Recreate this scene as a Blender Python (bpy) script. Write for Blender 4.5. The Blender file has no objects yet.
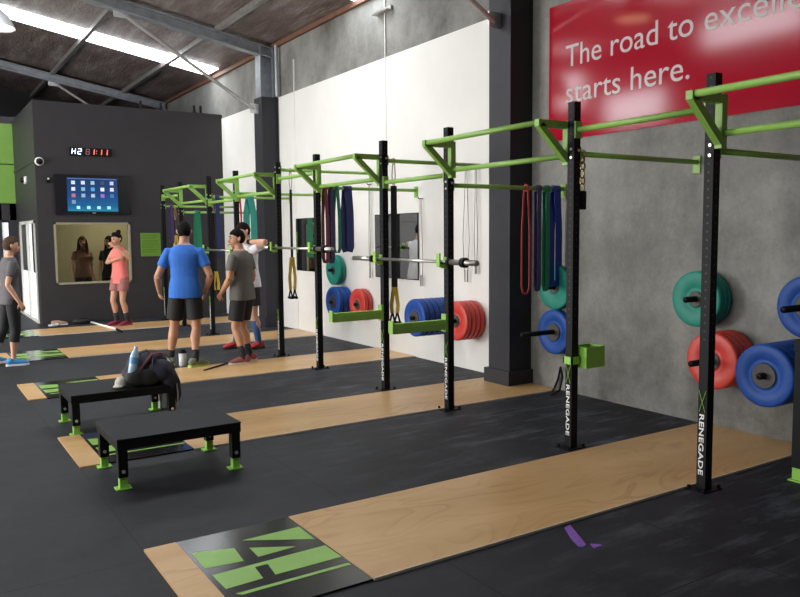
import bpy, bmesh, math, random
from mathutils import Vector, Matrix
random.seed(7)
PI = math.pi
scn = bpy.context.scene
COL = scn.collection

# ------------------------------------------------------------------ materials
def srgb(r, g, b):
    f = lambda c: (c/255/12.92) if c/255 <= .04045 else ((c/255+.055)/1.055)**2.4
    return (f(r), f(g), f(b), 1)

class NT:
    def __init__(s, name):
        s.m = bpy.data.materials.new(name); s.m.use_nodes = True
        s.n = s.m.node_tree.nodes; s.l = s.m.node_tree.links
        s.b = s.n['Principled BSDF']
    def node(s, t, **kw):
        n = s.n.new(t)
        for k, v in kw.items():
            if k in n.inputs: n.inputs[k].default_value = v
            else: setattr(n, k, v)
        return n
    def link(s, a, b): s.l.new(a, b)
    def coords(s, scale=(1, 1, 1), kind='Object', rot=(0, 0, 0)):
        tc = s.node('ShaderNodeTexCoord'); mp = s.node('ShaderNodeMapping')
        mp.inputs['Scale'].default_value = scale; mp.inputs['Rotation'].default_value = rot
        s.link(tc.outputs[kind], mp.inputs['Vector']); return mp.outputs['Vector']
    def noise(s, vec, scale, detail=4, rough=.55):
        n = s.node('ShaderNodeTexNoise', Scale=scale, Detail=detail, Roughness=rough)
        s.link(vec, n.inputs['Vector']); return n.outputs['Fac']
    def ramp(s, fac, stops):
        r = s.node('ShaderNodeValToRGB'); e = r.color_ramp.elements
        while len(e) < len(stops): e.new(.5)
        for i, (p, c) in enumerate(stops): e[i].position = p; e[i].color = c
        s.link(fac, r.inputs['Fac']); return r.outputs['Color']
    def mix(s, fac, a, b, mode='MIX'):
        m = s.node('ShaderNodeMix', data_type='RGBA', blend_type=mode)
        for v, i in ((fac, 0), (a, 6), (b, 7)):
            if isinstance(v, (int, float, tuple)): m.inputs[i].default_value = v
            else: s.link(v, m.inputs[i])
        return m.outputs[2]
    def bump(s, h, strength=.2, dist=.01):
        b = s.node('ShaderNodeBump', Strength=strength, Distance=dist)
        s.link(h, b.inputs['Height']); s.link(b.outputs['Normal'], s.b.inputs['Normal'])
    def set(s, **kw):
        for k, v in kw.items(): s.b.inputs[k.replace('_', ' ')].default_value = v

MATS = {}
def pm(name, col, rough=.5, metal=0., var=.12, scale=30, bump=0., spec=.5):
    """procedural plain material: base colour with slight noise mottling"""
    if name in MATS: return MATS[name]
    t = NT(name); v = t.coords()
    f = t.noise(v, scale)
    c = Vector(col[:3])
    t.link(t.ramp(f, [(.3, (*(c*(1-var)), 1)), (.7, (*(c*(1+var)), 1))]), t.b.inputs['Base Color'])
    t.set(Roughness=rough, Metallic=metal)
    t.b.inputs['Specular IOR Level'].default_value = spec
    if bump: t.bump(f, bump, .004)
    MATS[name] = t.m; return t.m

def emit(name, col, strength):
    if name in MATS: return MATS[name]
    t = NT(name); t.set(Base_Color=col, Emission_Color=col, Emission_Strength=strength, Roughness=.4)
    MATS[name] = t.m; return t.m

def mat_rubber():
    t = NT('rubber_mats'); v = t.coords()
    br = t.node('ShaderNodeTexBrick', offset=0.0, Scale=1.0)
    br.inputs['Mortar Size'].default_value = .004; br.inputs['Brick Width'].default_value = 1.2; br.inputs['Row Height'].default_value = .83
    br.inputs['Mortar Smooth'].default_value = .3
    mp = t.node('ShaderNodeMapping'); mp.inputs['Location'].default_value = (-.935, -2.917, 0)
    t.link(v, mp.inputs['Vector']); t.link(mp.outputs['Vector'], br.inputs['Vector'])
    base = t.ramp(t.noise(v, 1.6, 6, .65), [(.3, (.0085, .009, .0125, 1)), (.72, (.026, .027, .034, 1))])
    speck = t.ramp(t.noise(v, 220, 2), [(.62, (0, 0, 0, 1)), (.75, (.05, .055, .06, 1))])
    c = t.mix(1., base, speck, 'ADD')
    # chalk smears: streaky patches on the lifting side of the rack
    v2 = t.coords((.8, 3.2, 1)); sm = t.ramp(t.noise(v2, 2.2, 8, .7), [(.50, (0, 0, 0, 1)), (.74, (1, 1, 1, 1))])
    sep = t.node('ShaderNodeSeparateXYZ'); t.link(v, sep.inputs[0])
    mr = t.node('ShaderNodeMapRange'); mr.inputs[1].default_value = 1.8; mr.inputs[2].default_value = 4.2
    t.link(sep.outputs[0], mr.inputs[0])
    mu = t.node('ShaderNodeMath', operation='MULTIPLY'); t.link(sm, mu.inputs[0]); t.link(mr.outputs[0], mu.inputs[1])
    mu2 = t.node('ShaderNodeMath', operation='MULTIPLY'); t.link(mu.outputs[0], mu2.inputs[0]); mu2.inputs[1].default_value = .62
    c = t.mix(mu2.outputs[0], c, (.16, .18, .21, 1))
    c = t.mix(br.outputs['Fac'], c, (.004, .004, .006, 1))
    t.link(c, t.b.inputs['Base Color'])
    t.set(Roughness=.6); t.b.inputs['Specular IOR Level'].default_value = .25
    t.bump(t.noise(v, 260, 2), .25, .002)
    return t.m

def mat_plywood():
    t = NT('plywood'); v = t.coords((.35, 1.6, 1))
    n = t.noise(v, 1.7, 4, .5)
    w = t.node('ShaderNodeTexNoise', Scale=1.5, Detail=2.0, Roughness=.45, Distortion=.9); t.link(t.coords((.55, 1.5, 1)), w.inputs['Vector'])
    mm = t.node('ShaderNodeMath', operation='MULTIPLY'); t.link(w.outputs['Fac'], mm.inputs[0]); mm.inputs[1].default_value = 11.
    fr = t.node('ShaderNodeMath', operation='FRACT'); t.link(mm.outputs[0], fr.inputs[0])
    base = t.ramp(n, [(.25, (.50, .295, .115, 1)), (.55, (.60, .375, .165, 1)), (.8, (.67, .445, .215, 1))])
    g = t.ramp(fr.outputs[0], [(.0, (.60, .47, .36, 1)), (.16, (.86, .78, .70, 1)), (.42, (1, 1, 1, 1)), (.92, (1, 1, 1, 1)), (1., (.72, .6, .5, 1))])
    patch = t.ramp(t.noise(t.coords((.5, 1.2, 1)), 1.1, 3), [(.40, (.08, .08, .08, 1)), (.66, (.75, .75, .75, 1))])
    c = t.mix(patch, base, g, 'MULTIPLY')
    fine = t.ramp(t.noise(t.coords((1, 26, 1)), 3.5, 3), [(.3, (.88, .85, .82, 1)), (.7, (1, 1, 1, 1))])
    c = t.mix(.6, c, fine, 'MULTIPLY')
    t.link(c, t.b.inputs['Base Color']); t.set(Roughness=.34)
    return t.m

def mat_concrete():
    t = NT('tilt_slab_concrete'); v = t.coords()
    a = t.ramp(t.noise(v, .75, 9, .66), [(.32, (.095, .09, .078, 1)), (.47, (.205, .203, .192, 1)), (.68, (.33, .33, .315, 1))])
    st = t.ramp(t.noise(t.coords((1, 1, .55)), 2.3, 8, .75), [(.34, (.70, .70, .70, 1)), (.62, (1.06, 1.05, 1.03, 1))])
    c = t.mix(.8, a, st, 'MULTIPLY')
    sp = t.ramp(t.noise(v, 30, 5, .7), [(.3, (.80, .80, .80, 1)), (.6, (1, 1, 1, 1))])
    c = t.mix(.8, c, sp, 'MULTIPLY')
    t.link(c, t.b.inputs['Base Color']); t.set(Roughness=.72); t.bump(t.noise(v, 25, 5), .12, .004)
    return t.m

def mat_foil():
    t = NT('foil_roof_lining'); v = t.coords((1, .18, 1))
    a = t.ramp(t.noise(v, 4, 8, .72), [(.3, (.10, .066, .060, 1)), (.5, (.24, .185, .175, 1)), (.72, (.52, .47, .46, 1))])
    t.link(a, t.b.inputs['Base Color']); t.set(Roughness=.36, Metallic=.3)
    t.bump(t.noise(t.coords((1.0, .30, 1)), 17, 6, .72), 1., .06)
    return t.m

def mat_drilled():
    t = NT('drilled_black_powder_coat'); tc = t.node('ShaderNodeTexCoord'); sep = t.node('ShaderNodeSeparateXYZ'); t.link(tc.outputs['Generated'], sep.inputs[0])
    def M(op, a, b=None):
        n = t.node('ShaderNodeMath', operation=op)
        for i, v in enumerate((a, b)):
            if v is None: continue
            if isinstance(v, (int, float)): n.inputs[i].default_value = v
            else: t.link(v, n.inputs[i])
        return n.outputs[0]
    lx = M('ABSOLUTE', M('SUBTRACT', sep.outputs[0], .5)); ly = M('ABSOLUTE', M('SUBTRACT', sep.outputs[1], .5))
    lat = M('MULTIPLY', M('MINIMUM', lx, ly), .065)
    zd = M('MULTIPLY', M('SUBTRACT', M('FRACT', M('MULTIPLY', sep.outputs[2], 50.)), .5), .0503)
    d = M('SQRT', M('ADD', M('MULTIPLY', lat, lat), M('MULTIPLY', zd, zd)))
    hole = M('MULTIPLY', M('LESS_THAN', d, .0065), M('GREATER_THAN', sep.outputs[2], .36))
    t.link(t.mix(hole, (.006, .006, .008, 1), (.05, .05, .052, 1)), t.b.inputs['Base Color'])
    t.set(Roughness=.5); t.b.inputs['Specular IOR Level'].default_value = .16
    return t.m

def mat_screen():
    t = NT('tablet_screen_image'); tc = t.node('ShaderNodeTexCoord')
    sep = t.node('ShaderNodeSeparateXYZ'); t.link(tc.outputs['Generated'], sep.inputs[0])
    c = t.ramp(sep.outputs[2], [(0, srgb(45, 170, 205)), (.15, srgb(25, 120, 180)), (.5, srgb(22, 70, 140)), (1, srgb(20, 35, 95))])
    n = t.noise(t.coords((1, 1, 1), 'Generated'), 3, 2)
    mu = t.node('ShaderNodeMath', operation='MULTIPLY'); t.link(n, mu.inputs[0]); mu.inputs[1].default_value = .45
    c2 = t.mix(mu.outputs[0], c, srgb(20, 100, 150))
    t.link(c2, t.b.inputs['Emission Color']); t.set(Base_Color=(.01, .02, .05, 1), Emission_Strength=.75, Roughness=.2)
    return t.m

POST = mat_drilled()
RUB, PLY, CONC, FOIL, SCREEN = mat_rubber(), mat_plywood(), mat_concrete(), mat_foil(), mat_screen()
WHITEP = pm('white_wall_paint', (.72, .71, .69), .55, 0, .03, 2)
CHAR = pm('charcoal_wall_paint', (.026, .0235, .028), .55, 0, .10, 3)
DARKCLAD = pm('dark_column_cladding', (.014, .014, .021), .6, 0, .12, 6)
GREENP = pm('green_wall_paint', (.17, .34, .06), .5, 0, .05, 4)
GALV = pm('galvanised_steel', (.36, .39, .43), .42, .45, .18, 8)
PURL = pm('dull_purlin_steel', (.30, .29, .28), .36, .55, .2, 9)
RUSTY = pm('brown_edge_flashing', (.16, .075, .045), .6, 0, .25, 12)
BLK = pm('black_powder_coat', (.006, .006, .008), .5, 0, .1, 30, 0., .16)
LIME = pm('lime_powder_coat', (.235, .44, .085), .45, 0, .07, 20)
LIMEB = pm('bright_lime_plastic', (.255, .55, .07), .45, 0, .05, 20)
LOGOGREEN = pm('logo_green_paint', (.24, .47, .085), .3, 0, .05, 9)
GLOSSBLK = pm('gloss_black_board', (.012, .012, .014), .17, 0, .3, 7)
STEEL = pm('bar_steel', (.42, .41, .39), .3, .85, .08, 30)
BRIGHT = pm('bright_bolt_steel', (.7, .7, .7), .3, .7, .05, 30)
LETTER = pm('pale_grey_lettering', (.55, .53, .54), .5, 0, .03, 20)
WHT = pm('white_vinyl', (.78, .78, .78), .45, 0, .03, 20)
REDP = pm('red_bumper_rubber', (.55, .040, .028), .45, 0, .08, 25)
BLUEP = pm('blue_bumper_rubber', (.008, .062, .30), .5, 0, .1, 25, 0., .3)
TEALP = pm('teal_bumper_rubber', (.012, .22, .165), .5, 0, .08, 25, 0., .3)
HUBM = pm('plate_hub_steel', (.05, .047, .045), .55, .3, .2, 30)
BANRED = pm('red_banner_vinyl', (.36, .004, .02), .10, 0, .05, 3, 0., .4)
YEL = pm('yellow_webbing', (.62, .44, .05), .6, 0, .1, 50)
BWEB = pm('black_webbing', (.012, .012, .016), .7, 0, .1, 60)
BRASS = pm('brass_clip', (.42, .30, .12), .4, .7, .1, 40)
RBAND = pm('red_latex', (.45, .030, .035), .5, 0, .08, 30)
PBAND = pm('purple_latex', (.055, .035, .12), .5, 0, .1, 30)
GBAND = pm('green_latex', (.012, .20, .10), .5, 0, .1, 30)
BBAND = pm('blue_latex', (.012, .035, .30), .5, 0, .1, 30)
NBAND = pm('navy_latex', (.012, .022, .14), .5, 0, .1, 30)
MBAND = pm('maroon_latex', (.24, .055, .065), .5, 0, .1, 30)
TBAND = pm('teal_latex', (.02, .25, .20), .5, 0, .1, 30)
MIRR = NT('mirror_silver'); MIRR.set(Base_Color=(.82, .84, .84, 1), Metallic=1., Roughness=.03); MIRR = MIRR.m
PURPLE = pm('purple_tape', (.21, .085, .42), .6, 0, .2, 60)
CHALK = pm('chalk_dust', (.10, .16, .165), .9, 0, .35, 40)
CORD = pm('grey_cord', (.30, .29, .28), .6, 0, .1, 60)
OLIVE = pm('olive_room_paint', (.36, .31, .19), .6, 0, .08, 2)

# ------------------------------------------------------------------ mesh helpers
def obj(name, bm, mat, parent=None, smooth=False, loc=None):
    me = bpy.data.meshes.new(name); bmesh.ops.recalc_face_normals(bm, faces=bm.faces)
    bm.to_mesh(me); bm.free()
    for m in (mat if isinstance(mat, (list, tuple)) else [mat]): me.materials.append(m)
    if smooth:
        for p in me.polygons: p.use_smooth = True
    o = bpy.data.objects.new(name, me); COL.objects.link(o)
    if parent: o.parent = parent
    if loc: o.location = loc
    return o
def tag(o, label, cat, group=None):
    o['label'] = label; o['category'] = cat
    if group: o['group'] = group
    return o
def thing(name, label, cat, loc=(0, 0, 0), rz=0, group=None):
    o = bpy.data.objects.new(name, None); COL.objects.link(o); o.empty_display_size = .1
    o.location = loc; o.rotation_euler = (0, 0, rz)
    return tag(o, label, cat, group)
def struct(name, bm, mat, parent=None, smooth=False):
    o = obj(name, bm, mat, parent, smooth)
    if not parent: o['kind'] = 'structure'
    return o
def copy_tree(o, parent=None):
    c = o.copy(); COL.objects.link(c)
    if parent: c.parent = parent
    for ch in list(o.children): copy_tree(ch, c)
    return c
def B(): return bmesh.new()
def box(bm, lo, hi, bev=0.):
    lo, hi = Vector(lo), Vector(hi)
    r = bmesh.ops.create_cube(bm, size=1); vs = r['verts']
    for v in vs: v.co = Vector([(lo[i]+hi[i])/2 + v.co[i]*(hi[i]-lo[i]) for i in range(3)])
    if bev:
        es = list({e for v in vs for e in v.link_edges})
        bmesh.ops.bevel(bm, geom=es, offset=bev, segments=2, affect='EDGES', profile=.6)
    return bm
def frame(d, up=Vector((0, 0, 1))):
    d = d.normalized()
    if abs(d.dot(up)) > .97: up = Vector((1, 0, 0)) if abs(d.x) < .9 else Vector((0, 1, 0))
    a = d.cross(up).normalized(); return a, d.cross(a).normalized()
def tube(bm, pts, r, seg=12, caps=True, flat=None):
    """tube along pts; r a number, list of numbers, or list of (ra, rb); flat keeps a fixed first axis"""
    pts = [Vector(p) for p in pts]; n = len(pts)
    if not isinstance(r, (list, tuple)): r = [r]*n
    rings = []
    a0 = None
    for i, p in enumerate(pts):
        d = (pts[min(i+1, n-1)]-pts[max(i-1, 0)])
        if d.length < 1e-9: d = Vector((0, 0, 1))
        d.normalize()
        if flat is not None:
            a = Vector(flat); a = (a - d*a.dot(d)).normalized(); b = d.cross(a).normalized()
        elif a0 is None: a, b = frame(d)
        else:
            a = (a0 - d*a0.dot(d)).normalized(); b = d.cross(a).normalized()
        a0 = a
        ra, rb = r[i] if isinstance(r[i], (list, tuple)) else (r[i], r[i])
        rings.append([bm.verts.new(p + a*ra*math.cos(2*PI*k/seg) + b*rb*math.sin(2*PI*k/seg)) for k in range(seg)])
    for i in range(n-1):
        for k in range(seg):
            bm.faces.new((rings[i][k], rings[i][(k+1) % seg], rings[i+1][(k+1) % seg], rings[i+1][k]))
    if caps:
        bm.faces.new(rings[0][::-1]); bm.faces.new(rings[-1])
    return bm
def strap(bm, pts, w, t, side):
    """flat strap: rectangular section w along side, t thick"""
    pts = [Vector(p) for p in pts]; n = len(pts); rings = []
    for i, p in enumerate(pts):
        d = (pts[min(i+1, n-1)]-pts[max(i-1, 0)]).normalized()
        a = Vector(side); a = (a - d*a.dot(d)).normalized(); b = d.cross(a).normalized()
        rings.append([bm.verts.new(p + a*sa*w/2 + b*sb*t/2) for sa, sb in ((-1, -1), (1, -1), (1, 1), (-1, 1))])
    for i in range(n-1):
        for k in range(4): bm.faces.new((rings[i][k], rings[i][(k+1) % 4], rings[i+1][(k+1) % 4], rings[i+1][k]))
    bm.faces.new(rings[0][::-1]); bm.faces.new(rings[-1]); return bm
def bar(bm, p0, p1, w, h, up=(0, 0, 1)):
    """square-section bar between two points"""
    p0, p1 = Vector(p0), Vector(p1); d = (p1-p0).normalized()
    a = d.cross(Vector(up)).normalized(); b = a.cross(d).normalized()
    v = [[bm.verts.new(p + a*x*w/2 + b*y*h/2) for x, y in ((-1, -1), (1, -1), (1, 1), (-1, 1))] for p in (p0, p1)]
    for k in range(4): bm.faces.new((v[0][k], v[0][(k+1) % 4], v[1][(k+1) % 4], v[1][k]))
    bm.faces.new(v[0][::-1]); bm.faces.new(v[1]); return bm
def prism(bm, poly, axis, c0, c1):
    """polygon in the plane normal to axis, extruded c0..c1. poly in order of the other two axes"""
    def P(u, v, c):
        return {'X': (c, u, v), 'Y': (u, c, v), 'Z': (u, v, c)}[axis]
    a = [bm.verts.new(P(u, v, c0)) for u, v in poly]; b = [bm.verts.new(P(u, v, c1)) for u, v in poly]
    n = len(poly)
    for i in range(n): bm.faces.new((a[i], a[(i+1) % n], b[(i+1) % n], b[i]))
    bm.faces.new(a[::-1]); bm.faces.new(b); return bm
def lathe(bm, prof, origin, axis, seg=32):
    """prof list of (radius, along); revolve about axis at origin"""
    o = Vector(origin); d = Vector(axis).normalized(); a, b = frame(d); rings = []
    for r, s in prof:
        if r < 1e-6: rings.append([bm.verts.new(o+d*s)])
        else: rings.append([bm.verts.new(o+d*s+(a*math.cos(2*PI*k/seg)+b*math.sin(2*PI*k/seg))*r) for k in range(seg)])
    for i in range(len(rings)-1):
        A, C = rings[i], rings[i+1]
        for k in range(seg):
            k2 = (k+1) % seg
            if len(A) == 1 and len(C) == 1: break
            if len(A) == 1: bm.faces.new((A[0], C[k], C[k2]))
            elif len(C) == 1: bm.faces.new((A[k], A[k2], C[0]))
            else: bm.faces.new((A[k], A[k2], C[k2], C[k]))
    return bm
def ball(bm, c, r, seg=16):
    c = Vector(c); r = (r, r, r) if not isinstance(r, (tuple, list)) else r
    q = bmesh.ops.create_uvsphere(bm, u_segments=seg, v_segments=max(8, seg*2//3), radius=1)
    for v in q['verts']: v.co = c + Vector((v.co.x*r[0], v.co.y*r[1], v.co.z*r[2]))
    return q['verts']
def remeshed(name, bm, voxel, mat, parent=None, smooth=3, decimate=None):
    """voxel-union of overlapping shapes baked into one continuous mesh"""
    o = obj(name, bm, mat, None, True)
    m = o.modifiers.new('r', 'REMESH'); m.mode = 'VOXEL'; m.voxel_size = voxel; m.use_smooth_shade = True
    if smooth:
        s = o.modifiers.new('s', 'SMOOTH'); s.factor = .5; s.iterations = smooth
    if decimate:
        d = o.modifiers.new('d', 'DECIMATE'); d.ratio = decimate
    dg = bpy.context.evaluated_depsgraph_get(); dg.update()
    me = bpy.data.meshes.new_from_object(o.evaluated_get(dg)); me.name = name
    o.modifiers.clear(); old = o.data; o.data = me; bpy.data.meshes.remove(old)
    if not me.materials: me.materials.append(mat)
    for p in me.polygons: p.use_smooth = True
    if parent: o.parent = parent
    return o
def text_mesh(name, body, size, depth, mat, M, parent=None, width=None, spacing=1., bold=0., x_off=0.):
    c = bpy.data.curves.new(name+'_crv', 'FONT'); c.body = body; c.size = size; c.extrude = depth; c.space_character = spacing; c.offset = bold
    c.resolution_u = 4
    t = bpy.data.objects.new(name+'_tmp', c); COL.objects.link(t)
    dg = bpy.context.evaluated_depsgraph_get(); dg.update()
    me = bpy.data.meshes.new_from_object(t.evaluated_get(dg)); bpy.data.objects.remove(t); bpy.data.curves.remove(c)
    xs = [v.co.x for v in me.vertices]; s = 1.
    if width: s = width/(max(xs)-min(xs))
    x0 = min(xs)
    for v in me.vertices: v.co.x = (v.co.x-x0)*s
    me.transform(M); me.name = name; me.materials.clear(); me.materials.append(mat)
    o = bpy.data.objects.new(name, me); COL.objects.link(o)
    if parent: o.parent = parent
    return o

# ------------------------------------------------------------------ camera (fitted)
cd = bpy.data.cameras.new('camera'); cam = bpy.data.objects.new('camera', cd); COL.objects.link(cam)
yaw, pitch, roll, CH = .57581573, .08518654, -.00862906, 1.59687
F = Vector((math.sin(yaw)*math.cos(pitch), math.cos(yaw)*math.cos(pitch), -math.sin(pitch)))
R0 = Vector((math.cos(yaw), -math.sin(yaw), 0)); U0 = R0.cross(F)
Rv = R0*math.cos(roll)+U0*math.sin(roll); Uv = -R0*math.sin(roll)+U0*math.cos(roll)
cam.matrix_world = Matrix(((Rv.x, Uv.x, -F.x, 0), (Rv.y, Uv.y, -F.y, 0), (Rv.z, Uv.z, -F.z, CH), (0, 0, 0, 1)))
cd.sensor_width = 36; cd.lens = 760.44*36/800; cd.clip_start = .05; cd.clip_end = 200
scn.camera = cam
scn.view_settings.view_transform = 'Standard'; scn.view_settings.look = 'None'; scn.view_settings.gamma = 1
scn.view_settings.use_curve_mapping = False
scn.view_settings.exposure = -0.2

# ------------------------------------------------------------------ room shell
XW, XL, YB, YF, YE = 5.5, -6.0, 15.0, -3.0, 22.0
roofz = lambda x: 4.84 + .172*(XW-x)
bm = B(); box(bm, (XL-3, YF, -.12), (XW+.2, YE, 0)); struct('floor', bm, RUB)
bm = B(); box(bm, (XW, YF, 0), (XW+.2, YE, 5.2)); struct('wall_right', bm, CONC)
bm = B(); box(bm, (XW-.012, 6.268, 0), (XW+.001, 12.2, 3.93)); box(bm, (XW-.012, 12.55, 0), (XW+.001, YB, 3.93)); struct('wall_right_painted_lining', bm, WHITEP)
# roof lining as one sloping slab
bm = B(); prism(bm, [(XW+.2, roofz(XW+.2)), (XL-.1, roofz(XL-.1)), (XL-.1, roofz(XL-.1)+.12), (XW+.2, roofz(XW+.2)+.12)], 'Y', YF, YE); struct('ceiling', bm, FOIL)
# wall behind the camera, with nothing on it
bm = B(); box(bm, (XL, YF-.15, 0), (XW+.2, YF, 7)); struct('wall_front', bm, CONC)
# left side: roller-door openings below, translucent daylight sheets above
bm = B()
doors = [(-2.2, 2.2), (3.4, 8.2), (9.2, 13.6)]
y = YF
for a, b in doors: box(bm, (XL-.15, y, 0), (XL, a, 3.6)); y = b
box(bm, (XL-.15, y, 0), (XL, YE, 3.6)); box(bm, (XL-.15, YF, 3.6), (XL, YE, 4.5)); box(bm, (XL-.15, YF, 6.3), (XL, 9.6, 7)); box(bm, (XL-.15, 12.2, 6.3), (XL, YE, 7)); box(bm, (XL-.15, 9.6, 6.7), (XL, 12.2, 7))
box(bm, (XL-.15, YF, 4.5), (XL, 9.6, 6.3)); box(bm, (XL-.15, 9.6, 4.5), (XL, 12.2, 6.1)); box(bm, (XL-.15, 12.2, 4.5), (XL, 13.3, 6.3)); box(bm, (XL-.15, 13.3, 5.4), (XL, 15.3, 6.3)); box(bm, (XL-.15, 13.3, 4.5), (XL, 15.3, 4.6)); box(bm, (XL-.15, 15.3, 4.5), (XL, 16.2, 6.3)); box(bm, (XL-.15, 16.2, 4.5), (XL, 17.2, 5.3)); box(bm, (XL-.15, 17.2, 4.5), (XL, YE, 6.3))
struct('wall_left', bm, CHAR)
DAY = emit('daylight_sheet', (.9, .95, 1, 1), 17.0)
bm = B(); box(bm, (XL-.1, 13.3, 4.6), (XL-.06, 15.3, 5.4)); struct('window_1', bm, DAY)
bm = B(); box(bm, (XL-.1, 16.2, 5.3), (XL-.06, 17.2, 6.3)); struct('window_7', bm, DAY)
bm = B(); box(bm, (XL-.1, 9.6, 6.1), (XL-.06, 12.2, 6.7)); struct('window_6', bm, DAY)
SKY = emit('translucent_roof_sheet', (.93, .97, 1, 1), 13.0)
def skylight(i, y0, y1, x0, x1):
    bm = B(); g = .012
    prism(bm, [(x1, roofz(x1)-g), (x0, roofz(x0)-g), (x0, roofz(x0)+.002), (x1, roofz(x1)+.002)], 'Y', y0, y1); struct('window_%d' % i, bm, SKY)
skylight(2, 14.75, 15.45, -5.5, 5.36); skylight(3, 8.75, 9.5, -5.5, 5.47); skylight(4, 2.7, 3.4, -5.5, 1.2)  # last strip is unseen, its length set for the light on the front floor
# brown edge flashing along the wall head
bm = B(); bar(bm, (5.47, YF, 4.80), (5.47, YE, 4.80), .06, .07); struct('trim_1', bm, RUSTY)
# rafters (I-beams), purlins, knee braces
def rafter(yc):
    bm = B()
    def seg(z0, z1, w):
        prism(bm, [(XW-.05, roofz(XW-.05)+z0), (XL, roofz(XL)+z0), (XL, roofz(XL)+z1), (XW-.05, roofz(XW-.05)+z1)], 'Y', yc-w/2, yc+w/2)
    seg(-.25, -.225, .15); seg(-.225, -.095, .012); seg(-.095, -.075, .15)
    struct('roof_rafter', bm, GALV)
for yc in (-.2, 6.1, 12.4, 18.7): rafter(yc)
for xp in (4.48, 2.96, 1.44, -.08, -1.6, -3.1, -4.6):
    bm = B(); zz = roofz(xp)
    prism(bm, [(xp-.035, zz-.015), (xp-.035, zz-.10), (xp+.035, zz-.10), (xp+.035, zz-.088), (xp-.022, zz-.088), (xp-.022, zz-.02), (xp+.03, zz-.025)], 'Y', YF, YE)
    struct('roof_purlin', bm, PURL)
def brace(yc):
    bm = B(); x0, z0 = 2.99, roofz(2.99)-.26
    tube(bm, [(x0, yc, z0), (5.12, yc, 3.72)], .028, 10)
    box(bm, (x0-.12, yc-.012, z0-.07), (x0+.10, yc+.012, z0+.03)); box(bm, (5.05, yc-.012, 3.66), (5.20, yc+.012, 3.82))
    struct('knee_brace', bm, BRIGHT)
brace(12.4); brace(18.7); brace(6.1)
# wall columns
def column(y0, y1, name, top=4.0):
    bm = B(); box(bm, (5.2, y0, .16), (XW, y1, top)); box(bm, (5.16, y0-.035, 0), (XW, y1+.035, .16), .006); struct(name, bm, DARKCLAD)
    bm = B(); yc = (y0+y1)/2
    box(bm, (5.215, yc-.11, top), (5.24, yc+.11, 4.80)); box(bm, (5.44, yc-.11, top), (5.465, yc+.11, 4.80)); box(bm, (5.24, yc-.012, top), (5.44, yc+.012, 4.80))
    struct('steel_column', bm, GALV)
column(5.935, 6.268, 'wall_column'); column(12.26, 12.60, 'wall_column.001', 3.93)
bm = B(); tube(bm, [(5.43, 12.14, 3.93), (5.43, 12.14, 4.78)], .03, 10); struct('trim_2', bm, GALV)
# panel joints on the slab wall, and an angle bracket over one joint
for i, yy in enumerate((11.59, 8.76)):
    bm = B(); box(bm, (XW-.018, yy-.009, 0), (XW, yy+.009, 4.75 if i else 4.45)); struct('trim_%d' % (3+i), bm, WHITEP)
bm = B(); box(bm, (5.46, 8.58, 4.50), (5.5, 8.95, 4.56)); box(bm, (5.40, 8.58, 4.50), (5.46, 8.95, 4.51)); tag(obj('angle_bracket', bm, STEEL), 'short steel angle bracket bolted high on the concrete over a wall joint', 'bracket')

# back partition: a low box room with a viewing window, a side door and a flat lid
PX, PT = 2.02, 3.95
W0, W1, WZ0, WZ1 = 2.28, 3.62, .72, 1.85
bm = B()
box(bm, (PX, YB, 0), (W0, YB+.12, PT)); box(bm, (W1, YB, 0), (XW, YB+.12, PT)); box(bm, (W0, YB, 0), (W1, YB+.12, WZ0)); box(bm, (W0, YB, WZ1), (W1, YB+.12, PT))
struct('wall_back', bm, CHAR)
DY0, DY1, DZ = 15.35, 17.45, 1.90
bm = B(); box(bm, (PX, YB+.12, 0), (PX+.12, DY0, PT)); box(bm, (PX, DY1, 0), (PX+.12, 18.0, PT)); box(bm, (PX, DY0, DZ), (PX+.12, DY1, PT))
struct('wall_partition_side', bm, CHAR)
bm = B(); box(bm, (PX, YB, PT), (XW, 18.0, PT+.06)); struct('partition_lid', bm, CHAR)
for xx in (3.92, 4.30, 4.96, 5.09):
    t = thing('steel_stub', 'short black steel stub standing on the top edge of the charcoal partition', 'stub', (xx, YB+.08, PT+.06), 0, 'black stubs on the partition top')
    bm = B(); box(bm, (-.045, -.045, 0), (.045, .045, .012)); obj('foot_plate', bm, BLK, t)
    bm = B(); tube(bm, [(0, 0, .0121), (0, 0, .15)], .025, 10); obj('stub_post', bm, BLK, t)
bm = B(); box(bm, (PX-.012, YB+.0, 2.93), (PX, 18.0, 2.98)); box(bm, (PX-.012, YB-.012, 2.93), (PX+.05, YB, 2.98)); struct('trim_5', bm, CHAR)
# room behind the glass
bm = B(); box(bm, (PX+.12, 17.2, 0), (XW, 17.3, PT)); box(bm, (PX+.12, YB+.121, 2.6), (XW, 17.2, 2.66)); struct('wall_studio', bm, OLIVE)
# viewing window: pale frame plus a glass pane
GLASS = NT('window_glass'); GLASS.set(Base_Color=(.86, .88, .8, 1), Roughness=.02, IOR=1.12); GLASS.b.inputs['Transmission Weight'].default_value = 1.; GLASS = GLASS.m
FRAME = pm('pale_timber_frame', (.30, .28, .20), .5, 0, .08, 8)
bm = B(); f = .035
for lo, hi in (((W0, WZ1-f), (W1, WZ1)), ((W0, WZ0), (W1, WZ0+f)), ((W0, WZ0), (W0+f, WZ1)), ((W1-f, WZ0), (W1, WZ1))): box(bm, (lo[0], YB-.02, lo[1]), (hi[0], YB+.1, hi[1]))
win = struct('window_5', bm, FRAME)
bm = B(); box(bm, (W0+f, YB+.04, WZ0+f), (W1-f, YB+.048, WZ1-f)); obj('pane', bm, GLASS, win)
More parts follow.
